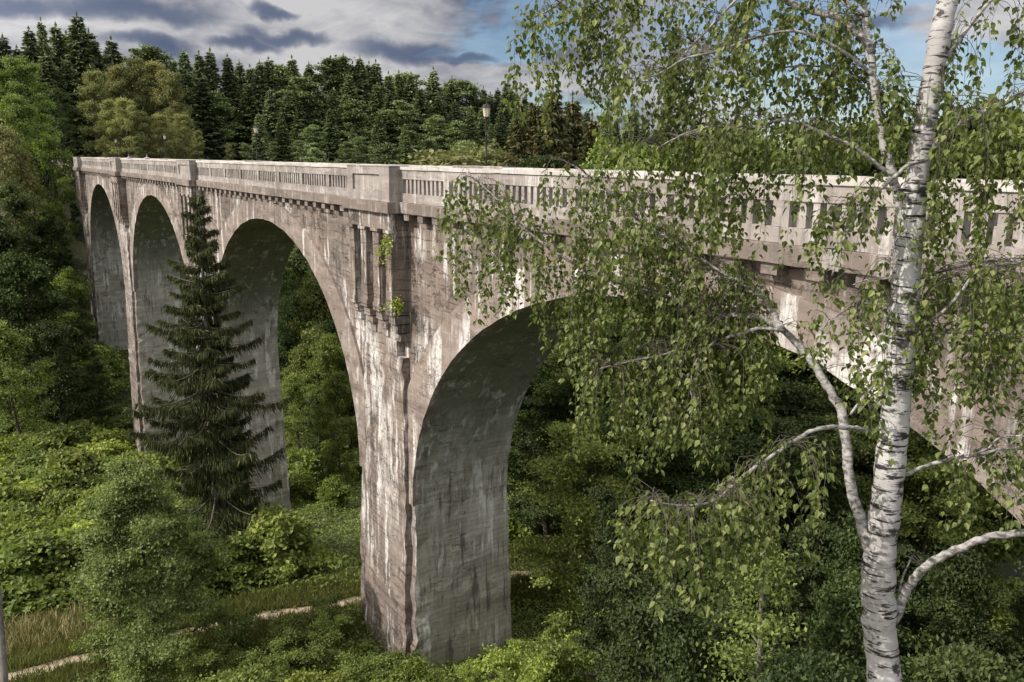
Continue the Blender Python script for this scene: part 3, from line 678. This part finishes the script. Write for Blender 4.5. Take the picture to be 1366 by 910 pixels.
# --- left flank: trees before the far bridge end
for i, (k, px, py, d, w) in enumerate([('bright_leaf0', 28, 78, 132, 1.), ('bright_leaf0', 62, 178, 118, .62), ('far_leaf0', 10, 130, 120, 1.), ('far_leaf1', 95, 212, 132, .7), ('far_leaf1', 55, 200, 122, .8), ('far_leaf1', 12, 250, 108, .9), ('far_leaf1', 60, 290, 112, .9), ('far_leaf1', 98, 270, 124, .6), ('far_leaf1', 30, 340, 100, .9), ('far_leaf0', 80, 360, 108, .8), ('far_leaf1', -20, 300, 100, 1.), ('far_leaf1', 108, 400, 110, .7), ('far_leaf1', 66, 430, 98, .9), ('far_leaf0', 15, 430, 92, .9), ('far_birch0', -5, 160, 112, .9), ('far_leaf1', 88, 330, 120, .8), ('far_leaf1', 0, 200, 128, 1.), ('far_leaf1', 45, 140, 138, 1.), ('far_leaf1', 78, 120, 142, .9), ('far_leaf1', 125, 480, 104, .7)]):
    lab = {0: 'bright green round-topped maple high on the left flank of the wood', 1: 'fresh green tree touching the far end of the parapet', 14: 'pale birch at the left edge above the dark trees'}.get(i, 'dark leafy tree on the slope left of the far arch')
    plant_top(k, px, py, d, wide=w, label=lab, group=None if i in (0, 1, 14) else 'dark trees left of the far arch')
# --- trees behind the viaduct seen through the arches and over the near parapet
for i, (k, x, y, H, w) in enumerate([
    ('far_leaf1', -92, 46, 20, 1.1), ('far_leaf0', -82, 38, 15, 1.), ('far_leaf1', -75, 50, 22, 1.), ('far_leaf1', -66, 58, 20, 1.1), ('far_leaf0', -70, 36, 12, 1.), ('far_leaf1', -104, 50, 26, 1.1), ('far_leaf0', -60, 44, 14, 1.), ('far_leaf1', -52, 56, 20, 1.2), ('far_leaf1', -110, 40, 20, 1.), ('far_leaf0', -56, 34, 8, 1.), ('far_leaf1', -120, 60, 26, 1.2), ('far_leaf1', -84, 66, 26, 1.2), ('far_leaf0', -46, 46, 12, 1.1), ('far_leaf1', -99, 32, 14, 1.), ('far_leaf0', -112, 30, 13, 1.)]):
    plant(k, x, y, H, label='leafy tree behind the viaduct seen through the middle arches', group='trees seen through the middle arches', wide=w)
for i, (px, py, d) in enumerate([(790, 196, 62), (825, 190, 58), (860, 186, 55), (905, 182, 56), (950, 178, 50), (1000, 176, 46), (1045, 166, 43), (1095, 160, 42), (1135, 164, 46), (1180, 176, 40), (1230, 180, 38), (1275, 174, 37), (1310, 152, 35), (1350, 136, 33), (1400, 128, 32), (760, 205, 70), (1330, 190, 46), (1060, 190, 55), (980, 195, 60)]):
    plant_top(['near_leaf0', 'near_leaf1'][i % 3 > 1], px, py, d, wide=.85, label='tall leafy tree behind the near arch rising above its parapet', group='tall trees behind the near arch')
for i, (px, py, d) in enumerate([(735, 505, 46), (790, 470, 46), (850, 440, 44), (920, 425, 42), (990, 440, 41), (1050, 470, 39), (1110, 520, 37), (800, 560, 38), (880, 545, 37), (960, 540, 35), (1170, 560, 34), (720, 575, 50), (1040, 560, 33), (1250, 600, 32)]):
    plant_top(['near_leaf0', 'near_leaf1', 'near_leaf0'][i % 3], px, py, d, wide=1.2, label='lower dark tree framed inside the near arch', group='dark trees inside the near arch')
for i, (px, py, d) in enumerate([(388, 300, 125), (402, 330, 118), (420, 350, 112), (436, 372, 100), (395, 400, 100), (415, 430, 92), (440, 450, 84), (455, 420, 92), (385, 350, 130), (400, 500, 78), (425, 520, 74), (375, 330, 140), (450, 500, 70)]):
    plant_top(['far_leaf0', 'far_leaf1', 'bright_leaf0'][i % 3], px, py, d, wide=.8, label='green tree in the gap between the spruce and the near pier', group='trees in the second arch from the near pier')
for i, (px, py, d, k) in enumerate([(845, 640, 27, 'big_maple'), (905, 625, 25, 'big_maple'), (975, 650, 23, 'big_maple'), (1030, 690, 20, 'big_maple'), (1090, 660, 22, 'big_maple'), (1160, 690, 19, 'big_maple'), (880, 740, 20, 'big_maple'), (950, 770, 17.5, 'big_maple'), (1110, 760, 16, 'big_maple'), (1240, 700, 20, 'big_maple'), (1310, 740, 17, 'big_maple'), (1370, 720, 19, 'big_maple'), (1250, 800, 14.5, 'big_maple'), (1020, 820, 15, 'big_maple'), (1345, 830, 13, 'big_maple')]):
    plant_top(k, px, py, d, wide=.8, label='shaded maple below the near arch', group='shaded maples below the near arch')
plant_top('sapling0', 1062, 700, 15, label='slender light green sapling with a thin trunk left of the big birch')
# --- the two trees standing before the second pier
p = at(270, 735, 43); gx, gy = -44.3, 9.6
hs = spruce('spruce_tree', 5, 21.5, 3.9, .66, 7, 430, .42, .42, 'nd_olive', .3, .07, tr=.24, gap=.44, hangt=2.2, lv=(.38, 1.22),
            prof=lambda f: min(1., (1-f)*1.9)*.96+.03)
q = at(262, 246, 43.5); g = float(hgt(q[0], q[1])); hs.location = (q[0], q[1], g-.2); hs.scale = (1, 1, (q[2]-g+.2)/21.5)
tag(hs, 'tall thin dark spruce standing alone before the second pier', 'tree')
plant_top('maple0', 192, 612, 34.5, wide=.86, label='big rounded bushy maple in front of the tall lone spruce')

# --- shrubs of the valley floor
def clear(x, y, r):
    if path_dist(x, y) < (r if x < -39 else max(r, 2.4) if y < 14 else r): return False
    for cx in PCX:
        if abs(x-cx) < 3.4+r*.3 and 12.6-r*.3 < y < 20.3+r*.3: return False
    return True
rs = np.random.RandomState(3)
def shrubs(x0, x1, y0, y1, n, kinds, r, lab, grp, hs=(.7, 1.3), cond=None):
    pts = []
    for _ in range(n*40):
        if len(pts) >= n: break
        x, y = rs.uniform(x0, x1), rs.uniform(y0, y1)
        if cond and not cond(x, y): continue
        if not clear(x, y, r*.75): continue
        px, py, w = proj((x, y, float(hgt(x, y))+1))
        if w < 3 or not (-80 < px < 1440 and py < 1010): continue
        if any((x-a)**2 + (y-b)**2 < r*r for a, b in pts): continue
        pts.append((x, y))
        k = kinds[rs.randint(len(kinds))]
        H0 = {'shrub0': 2.6, 'shrub1': 2.2, 'shrub2': 3.2, 'shrub3': 2.6, 'shrub4': 2.4, 'shrub5': 2.8}[k]
        plant(k, x, y, H0*rs.uniform(*hs), label=lab, cat='shrub', group=grp, rz=rs.uniform(0, 6.28), wide=rs.uniform(.9, 1.2))
meadow = lambda x, y: not (-48 < x < -36.5 and y < 6.5)
shrubs(-124, -72, -8, 14, 70, ['shrub0', 'shrub1', 'shrub2', 'shrub2'], 2.7, 'leafy shrub on the valley bottom before the far piers', 'shrubs before the far piers', (1.1, 1.9))
shrubs(-72, -41, -6, 13.5, 60, ['shrub0', 'shrub2', 'shrub1', 'shrub2'], 2.3, 'green shrub of the thicket left of the path', 'shrubs left of the path', (.8, 1.4), meadow)
shrubs(-110, -38, 20.5, 46, 60, ['shrub0', 'shrub1', 'shrub2'], 3., 'green shrub behind the viaduct under the middle arches', 'shrubs behind the middle arches', (.8, 1.5))
shrubs(-35.2, -24, 4, 12.6, 24, ['shrub4', 'shrub5', 'shrub5'], 1.5, 'low shrub beside the foot of the near pier', 'shrubs at the foot of the near pier', (.4, .75))
shrubs(-28, -15, 6, 20, 22, ['shrub4', 'shrub5', 'shrub4'], 1.7, 'low shrub under the near arch', 'shrubs under the near arch', (.5, 1.1), lambda x, y: not (x < -23.5 and y > 13.5))
shrubs(-28.6, -16, 9, 13, 16, ['shrub4', 'shrub4', 'shrub5'], 1.3, 'bright leafy shrub in front of the near arch beside the pier foot', 'bright shrubs by the pier foot', (.45, .8))
shrubs(-27.5, -18, 13.5, 21, 16, ['shrub4', 'shrub4', 'shrub5'], 1.5, 'sunny low shrub inside the near arch beyond the pier foot', 'sunny shrubs inside the near arch', (.3, .55))
shrubs(-33, -12, 23, 36, 24, ['shrub0', 'shrub0', 'shrub1'], 2.2, 'bright shrub behind the near arch beside the path', 'shrubs behind the near arch', (.4, .9), lambda x, y: path_dist(np.array(x), np.array(y)) > 2.2 and not (x < -25 and y < 27))
# --- ground cover
def cover(name, n, x0, x1, y0, y1, size, lmat, hmax, cond, label_kind='stuff', shape=DIAMOND, up=.8):
    x = RS.uniform(x0, x1, n*2); y = RS.uniform(y0, y1, n*2)
    k = cond(x, y); x = x[k][:n]; y = y[k][:n]; n = len(x)
    cl = .5+.5*np.sin(x*1.7+np.sin(y*1.3)*2)*np.sin(y*1.9+np.sin(x*.9)*2)
    z = hgt(x, y) + RS.rand(n)*hmax*(.25+.75*cl)
    C = np.stack([x, y, z], 1); U = RS.normal(size=(n, 3))*np.array([1, 1, .4 if up > .5 else 3.])
    if up < .5: U[:, 2] = np.abs(U[:, 2]) + .5
    o = link(name, leaves(name, C, U, RS.normal(size=(n, 3))*.5+np.array([0, 0, up]), size*RS.uniform(.6, 1.3, n), M[lmat], shape), None)
    tag(o, kind='stuff'); return o
offp = lambda x, y: path_dist(x, y) > .55
cover('undergrowth', 150000, -75, -12, -8, 40, .2, 'lf_mid', .75, lambda x, y: offp(x, y) & (path_dist(x, y) > np.where(y < 13, 2.3, 1.3)) & ~((x > -33) & (x < -24.5) & (y > 14)) & (x < -18.5) & ~((x > -46) & (x < -38) & (y < 7)))
cover('nettles', 45000, -33, -17, 8, 30, .15, 'lf_bright', .55, lambda x, y: (path_dist(x, y) > .6) & ~((x < -29.6) & (y > 13.6) & (y < 19.6)) & (y > 8.5 + .25*(x+30)))
cover('ground_cover', 60000, -128, -75, -10, 50, .35, 'lf_mid', 1.1, lambda x, y: x < 0)
M['grass'] = leafmat('grass_blades', (.085, .105, .022), (.14, .16, .04), (.24, .23, .085), .3, (1.2, 1.3, .6))
M['straw'] = leafmat('dry_grass', (.15, .15, .05), (.25, .24, .09), (.38, .34, .16), .2, (1, 1, .8))
BLADE = (np.array([(0, -.05, 0), (0, .05, 0), (.5, .035, .04), (1, 0, .16)]), [(0, 1, 2, 3)])
cover('grass', 95000, -48, -28, -10, 30, .4, 'grass', .12, lambda x, y: (path_dist(x, y) > .2+.2*np.sin(x*3+y*2.3)**2) & ((path_dist(x, y) < 3.2) | ((x > -46) & (x < -38) & (y < 7))), shape=BLADE, up=.1)
cover('dry_grass', 2600, -47, -40.5, -4, 5, .75, 'straw', .12, lambda x, y: path_dist(x, y) > 1.6, shape=BLADE, up=.05)

# ------------------------------------------------------------------ the big birch in front
def make_birch():
    rs = np.random.RandomState(21)
    m, t = material('birch_bark')
    oc = t.n('ShaderNodeTexCoord').outputs['Object']
    a = t.noise(t.scale(oc, (1.7, 1.7, 13)), 2.6, 7, .66, .4); b = t.noise(t.scale(oc, (5, 5, 60)), 2., 4, .6); big = t.noise(oc, 1.7, 5, .6); blk = t.noise(t.scale(oc, (3, 3, 5), (4, 2, 1)), 1.6, 6, .65)
    col = t.mix(t.ramp(big, .35, .65), (.48, .468, .46), (.31, .295, .285))
    col = t.mix(t.math('MULTIPLY', t.ramp(b, .53, .66), .5), col, (.28, .25, .235))
    dk = t.math('MAXIMUM', t.ramp(a, .545, .585), t.math('MULTIPLY', t.ramp(blk, .56, .62), .92))
    col = t.mix(dk, col, (.028, .025, .024))
    bp = t.n('ShaderNodeBump', {'Strength': .55, 'Distance': .012, 'Height': t.math('SUBTRACT', t.math('MULTIPLY', b, .4), t.math('MULTIPLY', dk, .6))})
    M['birch'] = finish(m, t, t.n('ShaderNodeBsdfPrincipled', {'Base Color': col, 'Roughness': .75, 'Specular IOR Level': .25, 'Normal': bp.outputs[0]}))
    M['birch_limb'] = barkmat('birch_limb_bark', (.085, .077, .07), (.43, .412, .396), 14, 2.2)
    M['twig'] = plain('birch_twig', (.075, .06, .05), .8)
    M['birch_leaf'] = leafmat('birch_leaf', (0.0562, 0.0813, 0.018), (0.1187, 0.1525, 0.036), (0.2375, 0.2625, 0.085), .3, (1.45, 1.6, .6), .42, 0., 0.)
    e = empty('birch_tree', (0, 0, 0)); g0 = at(1182, 1020, 6.)
    gx, gy = float(g0[0]), float(g0[1]); gz = float(hgt(gx, gy)) - .1
    e.location = (gx, gy, gz); off = np.array([gx, gy, gz])
    tag(e, 'large white-barked birch in the foreground with hanging leafy twigs', 'tree')
    def W(px, d0=6., d1=None):
        n = len(px); d1 = d0 if d1 is None else d1
        return [at(x, y, d0+(d1-d0)*i/(n-1)) - off for i, (x, y) in enumerate(px)]
    def smooth(P, k=5):
        P = np.array(P); n = len(P); out = []
        for i in range(n-1):
            p0, p1, p2, p3 = P[max(i-1, 0)], P[i], P[i+1], P[min(i+2, n-1)]
            for s in range(k):
                u = s/k; out.append(.5*((2*p1)+(-p0+p2)*u+(2*p0-5*p1+4*p2-p3)*u*u+(-p0+3*p1-3*p2+p3)*u**3))
        out.append(P[-1]); return np.array(out)
    def knobbly(P, r):                     # smooth polyline with small bends and girth changes
        L = np.concatenate([[0], np.cumsum(np.linalg.norm(np.diff(P, axis=0), axis=1))])
        P = P + rs.normal(size=P.shape)*np.minimum(.004, .15*r)[:, None]
        return P, r*(1+rs.normal(size=len(r))*.035)
    TR = [(1172, 1015), (1178, 905), (1173, 830), (1172, 750), (1181, 680), (1190, 600), (1197, 520), (1204, 440), (1213, 330), (1223, 235), (1236, 150), (1252, 60), (1266, -20), (1284, -140), (1296, -260)]
    RW = [44, 42, 44, 41, 39, 38, 38, 38, 35, 32, 30, 29, 26, 20, 12]
    pts = W(TR); pts = [np.array([.25, -.1, -.3]), np.array([.12, -.04, (pts[0][2])*.5])] + pts; rad = [.21, .165] + [w/2*6./FPX*.98 for w in RW]
    P = smooth(pts, 6); r = np.interp(np.linspace(0, len(pts)-1, len(P)), range(len(pts)), rad)
    mb = MB(); P, r = knobbly(P, r); mb.tube(P, r, 20); trunk = mb.build('trunk', M['birch'], e, True)
    tips = []
    def limb(px, w0, w1, d0=6., d1=None, mat='birch_limb', n=9, tip=True):
        P = smooth(W(px, d0, d1), 5); r = np.linspace(w0, w1, len(P))/2*d0/FPX*.86
        P, r = knobbly(P, r); mb = MB(); mb.tube(P, r, n); mb.build('branch', M[mat], e, True); return P
    B = {}
    B['stem'] = limb([(1210, 335), (1199, 270), (1188, 225), (1176, 177), (1169, 134), (1163, 94), (1156, 40), (1150, -30), (1146, -120)], 16, 8, 6.02, 6.1, 'birch', 12)
    B['A'] = limb([(1163, 742), (1150, 700), (1134, 640), (1130, 600), (1124, 555), (1110, 525), (1095, 500), (1078, 475), (1060, 455), (1042, 437), (1030, 415), (1016, 395), (1000, 383), (980, 373), (962, 364), (935, 345), (900, 322), (858, 299), (820, 262), (790, 238), (764, 220)], 18, 2.5, 5.98, 7.2, 'birch_limb', 10)
    B['A2'] = limb([(1046, 441), (1024, 428), (1000, 421), (985, 420), (960, 421), (930, 412), (905, 403), (885, 394), (850, 385), (800, 368), (745, 340), (695, 300), (655, 258), (622, 230)], 11, 2.5, 6.5, 7.5)
    B['A3'] = limb([(1040, 440), (1012, 438), (988, 446), (962, 452), (935, 456), (905, 466), (882, 474), (850, 480), (800, 492)], 6, 2, 6.45, 7.)
    B['A4'] = limb([(955, 454), (938, 470), (926, 488), (921, 515), (924, 542), (918, 575)], 4, 1.5, 6.6, 6.6)
    B['B'] = limb([(1182, 585), (1155, 574), (1125, 570), (1092, 572), (1062, 587), (1040, 601), (1016, 618), (996, 632), (974, 651), (953, 668), (928, 674), (900, 674), (868, 668)], 8, 2.5, 5.95, 5.3)
    B['B2'] = limb([(1180, 490), (1170, 508), (1155, 526), (1134, 553)], 6, 4, 6., 6.05)
    B['C'] = limb([(1192, 830), (1203, 802), (1215, 778), (1235, 756), (1262, 740), (1292, 726), (1325, 716), (1366, 711), (1430, 700), (1500, 660)], 15, 9, 6., 5.5, 'birch_limb', 10)
    B['C2'] = limb([(1198, 800), (1204, 770), (1217, 742)], 4, 2)
    B['D'] = limb([(1203, 636), (1235, 622), (1270, 612), (1305, 607), (1345, 598), (1400, 605)], 7, 3, 6., 5.7)
    B['D2'] = limb([(1290, 609), (1315, 600), (1335, 584), (1366, 582), (1420, 590)], 4, 2, 5.9, 5.6)
    B['E'] = limb([(1212, 450), (1228, 436), (1255, 418), (1278, 394), (1294, 374), (1312, 358), (1366, 349), (1420, 340)], 7, 3, 6., 5.6)
    B['E2'] = limb([(1218, 375), (1250, 363), (1300, 352), (1340, 348), (1400, 352)], 6, 2.5, 6., 6.5)
    B['E3'] = limb([(1214, 448), (1260, 444), (1310, 447), (1370, 455)], 4, 2, 6., 6.3)
    B['F'] = limb([(1230, 222), (1250, 192), (1272, 170), (1300, 155), (1332, 140), (1366, 125), (1430, 100), (1520, 60)], 12, 6, 6., 5.6)
    B['F2'] = limb([(1246, 100), (1290, 40), (1340, -20), (1410, -70)], 8, 3, 6., 6.6)
    B['G'] = limb([(1236, 214), (1212, 220), (1194, 236), (1180, 247), (1160, 268), (1141, 290), (1126, 318), (1116, 345), (1110, 368)], 7, 2.5, 5.85, 5.7)
    B['G2'] = limb([(1196, 236), (1178, 226), (1160, 212), (1145, 200), (1130, 191), (1108, 182), (1080, 170), (1060, 162), (1035, 161), (1015, 170), (985, 172), (955, 168), (915, 178), (880, 196)], 8, 2.5, 5.9, 5.9)
    B['H'] = limb([(1166, 70), (1140, 40), (1115, 22), (1090, 17), (1060, 6), (1020, -12), (960, -34), (890, -44), (820, -36), (770, -14), (735, 12), (706, 26)], 13, 2.5, 6.05, 6.7)
    B['I'] = limb([(1156, 30), (1110, -10), (1050, -40), (980, -60), (900, -60), (830, -62), (780, -50), (720, -30)], 9, 2, 6.1, 7.)
    B['J'] = limb([(1164, 100), (1130, 72), (1085, 48), (1050, 42), (1000, 52), (960, 68), (915, 78), (880, 98), (845, 110)], 6, 2, 6.05, 6.)
    B['J2'] = limb([(1000, -20), (978, 4), (950, 34), (918, 66), (900, 92), (888, 110)], 5, 2, 6.4, 6.4)
    B['J3'] = limb([(1172, 140), (1150, 116), (1110, 92), (1060, 88), (1010, 100), (970, 118)], 5, 2, 6.1, 6.5)
    B['K'] = limb([(1200, 440), (1176, 412), (1150, 405), (1120, 418), (1096, 438)], 4, 1.5, 5.95, 5.6)
    B['K2'] = limb([(1196, 300), (1190, 340), (1187, 370), (1160, 372), (1138, 380)], 4, 1.5, 5.8, 5.6)
    # hanging twigs with leaves
    tw = MB(); LC = []; LU = []; LN = []; LS = []
    toS = np.array([0, -.55, .6])
    def strand(p, Lm, side, dens=1., size=1.):
        n = max(4, int(Lm/.09)); d = np.array([side[0], side[1], .15]); P = [p]; st = Lm/n
        for i in range(n):
            f = (i+1)/n
            d = d*(.62 if Lm > .5 else .72) + np.array([rs.normal()*.12, rs.normal()*.12, -.5-.1*f]); d /= np.linalg.norm(d)
            P.append(P[-1] + d*st)
        P = np.array(P); tw.tube(P, np.linspace(.0022, .0009, len(P)), 3, cap=False)
        nl = int(Lm/.024*dens*rs.uniform(.75, 1.1)) + 2
        t_ = np.sort(rs.beta(1.35, .95, nl))*(len(P)-1); i = np.minimum(t_.astype(int), len(P)-2); q = P[i] + (P[i+1]-P[i])*(t_-i)[:, None]
        az = rs.rand(nl)*6.283; sp = rs.uniform(.006, .048, nl)
        q = q + np.stack([np.cos(az)*sp, np.sin(az)*sp, -rs.rand(nl)*.02], 1)
        LC.append(q); LU.append(np.stack([np.cos(az)*.6, np.sin(az)*.6, -rs.uniform(.25, 1.5, nl)], 1))
        LN.append(np.stack([np.cos(az)*.8, np.sin(az)*.8, rs.uniform(0, 1., nl)], 1) + rs.normal(size=(nl, 3))*.45)
        LS.append(np.clip(rs.normal(.046, .012, nl), .022, .074)*size)
    def curtain(key, n, t0, t1, l0, l1, spread=.22, dens=1.12, fade=None, up=0., size=1.):
        n = int(n*(1.0 if isinstance(key, str) and key[0] in 'AB' else .72))
        P = B[key] if isinstance(key, str) else key; m = len(P)-1
        for c_ in range(n):
            if c_ % 4 == 0: k = (t0 + (t1-t0)*rs.rand())*m; i = min(int(k), m-1); p = P[i] + (P[i+1]-P[i])*(k-i)
            if c_ % 4 == 0: d0 = rs.normal(size=2); s0 = rs.rand()**.7*spread; d0 = d0/np.linalg.norm(d0)
            d = d0*s0 + rs.normal(size=2)*.045; s = np.linalg.norm(d); d = d/(s+1e-6)
            q = p + np.array([d[0]*s, d[1]*s, rs.uniform(-.03, .1)+up])
            tw.tube([p, (p+q)/2+np.array([0, 0, .02]), q], [.003, .0026, .0022], 3, cap=False)
            depth = float((q+off-CAM)@CF); L = rs.uniform(l0, l1)*depth/FPX
            if fade: L *= fade(k/m)
            strand(q, max(.12, L), d*rs.uniform(.2, 1.), dens, size)
    curtain('H', 70, .58, 1., 60, 175, .26); curtain('I', 50, .45, 1., 90, 215, .3); curtain('H', 46, .15, .6, 50, 170, .3)
    curtain('J', 85, .2, 1., 50, 165, .28); curtain('J2', 50, .1, 1., 60, 180, .25); curtain('J3', 60, .15, 1., 50, 150, .28)
    curtain('stem', 60, .35, 1., 40, 130, .26); curtain('I', 30, .05, .5, 60, 170, .3)
    curtain('G2', 30, .2, .48, 20, 60, .2); curtain('G2', 105, .48, 1., 50, 215, .3); curtain('G', 34, .2, 1., 30, 110, .14)
    curtain('A', 92, .58, .85, 60, 210, .3); curtain('A', 70, .8, 1., 60, 200, .26, up=.02); curtain('A', 6, .3, .5, 40, 110, .25)
    curtain('A2', 150, .22, .86, 60, 190, .32); curtain('A2', 42, .84, 1., 50, 165, .2)
    curtain('A3', 95, .3, 1., 60, 150, .3); curtain('A4', 34, 0., 1., 50, 130, .25)
    curtain('B', 80, .6, 1., 50, 150, .2); curtain('B', 34, .3, .62, 60, 165, .2); curtain('B2', 10, 0, 1, 40, 100, .2)
    curtain('C', 8, .3, .8, 20, 60, .2, .6); curtain('D', 34, .25, 1., 40, 110, .22); curtain('D2', 20, .2, 1., 40, 110, .2)
    curtain('E', 66, .25, 1., 50, 190, .26); curtain('E2', 62, .2, 1., 60, 215, .28); curtain('E3', 34, .15, 1., 60, 190, .26)
    curtain('F', 90, .3, .8, 50, 250, .3); curtain('F2', 46, .2, .9, 40, 190, .25, .8); curtain('K', 26, .1, 1., 50, 150, .22); curtain('K2', 20, .1, 1., 40, 120, .2)
    # shoots along the trunk
    curtain(np.array(W([(1226, 215), (1236, 150), (1246, 90), (1254, 50)])), 34, 0, 1, 20, 90, .22)
    C = np.concatenate(LC); print('birch leaves', len(C))
    tw.build('twigs', M['twig'], e)
    link('crown', leaves('crown', C, np.concatenate(LU), np.concatenate(LN), np.concatenate(LS), M['birch_leaf'], LEAF), e)
make_birch()

# ------------------------------------------------------------------ small plants rooted in the near pylon
def wall_plant(name, p, n, s, droop, label, seed):
    rs = np.random.RandomState(seed); e = empty(name, p); mb = MB(); C = []; U = []; Nn = []
    for i in range(n):
        d = np.array([rs.uniform(-.5, 1.), -rs.uniform(.2, .9), rs.uniform(-.2, 1.) - droop*.6]); L = s*rs.uniform(.5, 1.1)
        P = [np.zeros(3)]
        for k in range(5): d = d + np.array([0, 0, -droop*.5]) + rs.normal(size=3)*.15; d /= np.linalg.norm(d); P.append(P[-1]+d*L/5)
        P = np.array(P); mb.tube(P, np.linspace(.012, .004, 6), 4)
        m = 26; t_ = rs.uniform(.15, 1, m)*5; j = np.minimum(t_.astype(int), 4); C.append(P[j]+(P[j+1]-P[j])*(t_-j)[:, None]+rs.normal(size=(m, 3))*.06)
        U.append(rs.normal(size=(m, 3))+np.array([0, 0, -.5])); Nn.append(rs.normal(size=(m, 3))*.6+np.array([-.1, -.4, .7]))
    mb.build('stem', M['bark'], e, True)
    link('foliage', leaves('foliage', np.concatenate(C), np.concatenate(U), np.concatenate(Nn), rs.uniform(.07, .13, n*26), M['lf_bright'], LEAF), e)
    tag(e, label, 'plant')
wall_plant('wall_sapling', (PX0+2.1, 14.05, 14.25), 11, .85, .12, 'small bright sapling rooted low in the corner of the near pylon', 4)
wall_plant('wall_creeper', (PX0+2.02, 13.75, 17.2), 9, 1.25, .9, 'thin creeper hanging at the top of the near pilaster corner', 5)

# ------------------------------------------------------------------ two walkers on the deck, seen from the chest up
def person(px, py, d_y, shirt, hair, label, turn):
    # find x so that the head appears at px on the line y = d_y
    x = min(np.linspace(-140, -20, 2400), key=lambda q: abs(proj((q, d_y, 19.9))[0]-px))
    e = empty('person', (float(x), d_y, 18.42), turn)
    skin = plain('skin', (.42, .27, .2), .6, 0, .05); cl = plain('shirt', shirt, .9, 0, .12); tr = plain('trousers', (.06, .07, .1), .9); hr = plain('hair', hair, .7)
    nodes = [((0, 0, .92), .15, .11), ((0, .01, 1.15), .14, .105), ((0, 0, 1.36), .17, .11), ((0, 0, 1.46), .09, .08), ((0, -.01, 1.53), .055, .058), ((0, -.02, 1.6), .075, .09), ((0, -.02, 1.68), .08, .1), ((0, -.01, 1.75), .05, .06),
             ((.2, 0, 1.4), .06, .06), ((.25, .03, 1.13), .045, .045), ((.23, -.1, .9), .035, .035), ((.22, -.16, .82), .04, .025), ((-.2, 0, 1.4), .06, .06), ((-.25, -.02, 1.13), .045, .045), ((-.22, -.14, .92), .035, .035), ((-.21, -.2, .84), .04, .025),
             ((.1, 0, .84), .1, .1), ((.11, -.12, .46), .06, .065), ((.11, -.05, .09), .042, .045), ((.11, -.2, .03), .045, .03), ((-.1, 0, .84), .1, .1), ((-.11, .06, .46), .06, .065), ((-.11, .2, .1), .042, .045), ((-.11, .07, .03), .045, .03)]
    ed = [(0, 1), (1, 2), (2, 3), (3, 4), (4, 5), (5, 6), (6, 7), (2, 8), (8, 9), (9, 10), (10, 11), (2, 12), (12, 13), (13, 14), (14, 15), (0, 16), (16, 17), (17, 18), (18, 19), (0, 20), (20, 21), (21, 22), (22, 23)]
    me = bpy.data.meshes.new('body'); me.from_pydata([n[0] for n in nodes], ed, []); ob = bpy.data.objects.new('body', me); COL.objects.link(ob)
    md = ob.modifiers.new('s', 'SKIN'); ob.modifiers.new('d', 'SUBSURF').levels = 1
    for i, n in enumerate(nodes): me.skin_vertices[0].data[i].radius = (n[1], n[2])
    me.skin_vertices[0].data[0].use_root = True
    dg = bpy.context.evaluated_depsgraph_get(); m2 = bpy.data.meshes.new_from_object(ob.evaluated_get(dg)); bpy.data.objects.remove(ob)
    m2.materials.clear()
    for q in (skin, cl, tr): m2.materials.append(q)
    for p in m2.polygons:
        c = p.center; p.material_index = 2 if c.z < .9 and abs(c.x) < .19 else (1 if c.z < 1.47 and not (abs(c.x) > .2 and c.z < 1.1) else 0); p.use_smooth = True
    link('body', m2, e)
    mb = MB(); mb.lathe((0, .0, 1.665), [(.098, -.03), (.105, .02), (.1, .06), (.07, .105), (.02, .122)], 12); mb.build('hair', hr, e, True)
    tag(e, label, 'person')
person(172, 209, 15.6, (.36, .38, .55), (.05, .04, .03), 'walker in a pale blue shirt behind the parapet near the third pylon', 1.2)
person(196, 210, 16.2, (.6, .57, .55), (.09, .06, .04), 'walker in a white shirt behind the parapet, nearer than the blue one', 1.5)
# --- leaning grey post at the lower left corner
def post():
    p = at(4, 850, 21); b = at(10, 960, 21); g = float(hgt(p[0], p[1])); e = empty('wooden_post', (float(p[0]), float(p[1]), g))
    mb = MB(); top = at(-4, 780, 21); o = np.array([p[0], p[1], g]); d = (b-top)/np.linalg.norm(b-top); k = (g-.3-top[2])/d[2]
    mb.tube([top+d*k-o, top+d*k*.5-o, top+d*.1-o, top-o], [.1, .095, .09, .07], 10); mb.build('shaft', M['bark_grey'], e, True)
    mb = MB(); mb.lathe(tuple(top-o+np.array([0, 0, -.02])), [(.085, 0), (.085, .05), (.03, .09)], 10); mb.build('cap', M['iron'], e)
    tag(e, 'leaning weathered grey post at the edge of the meadow', 'post')
post()
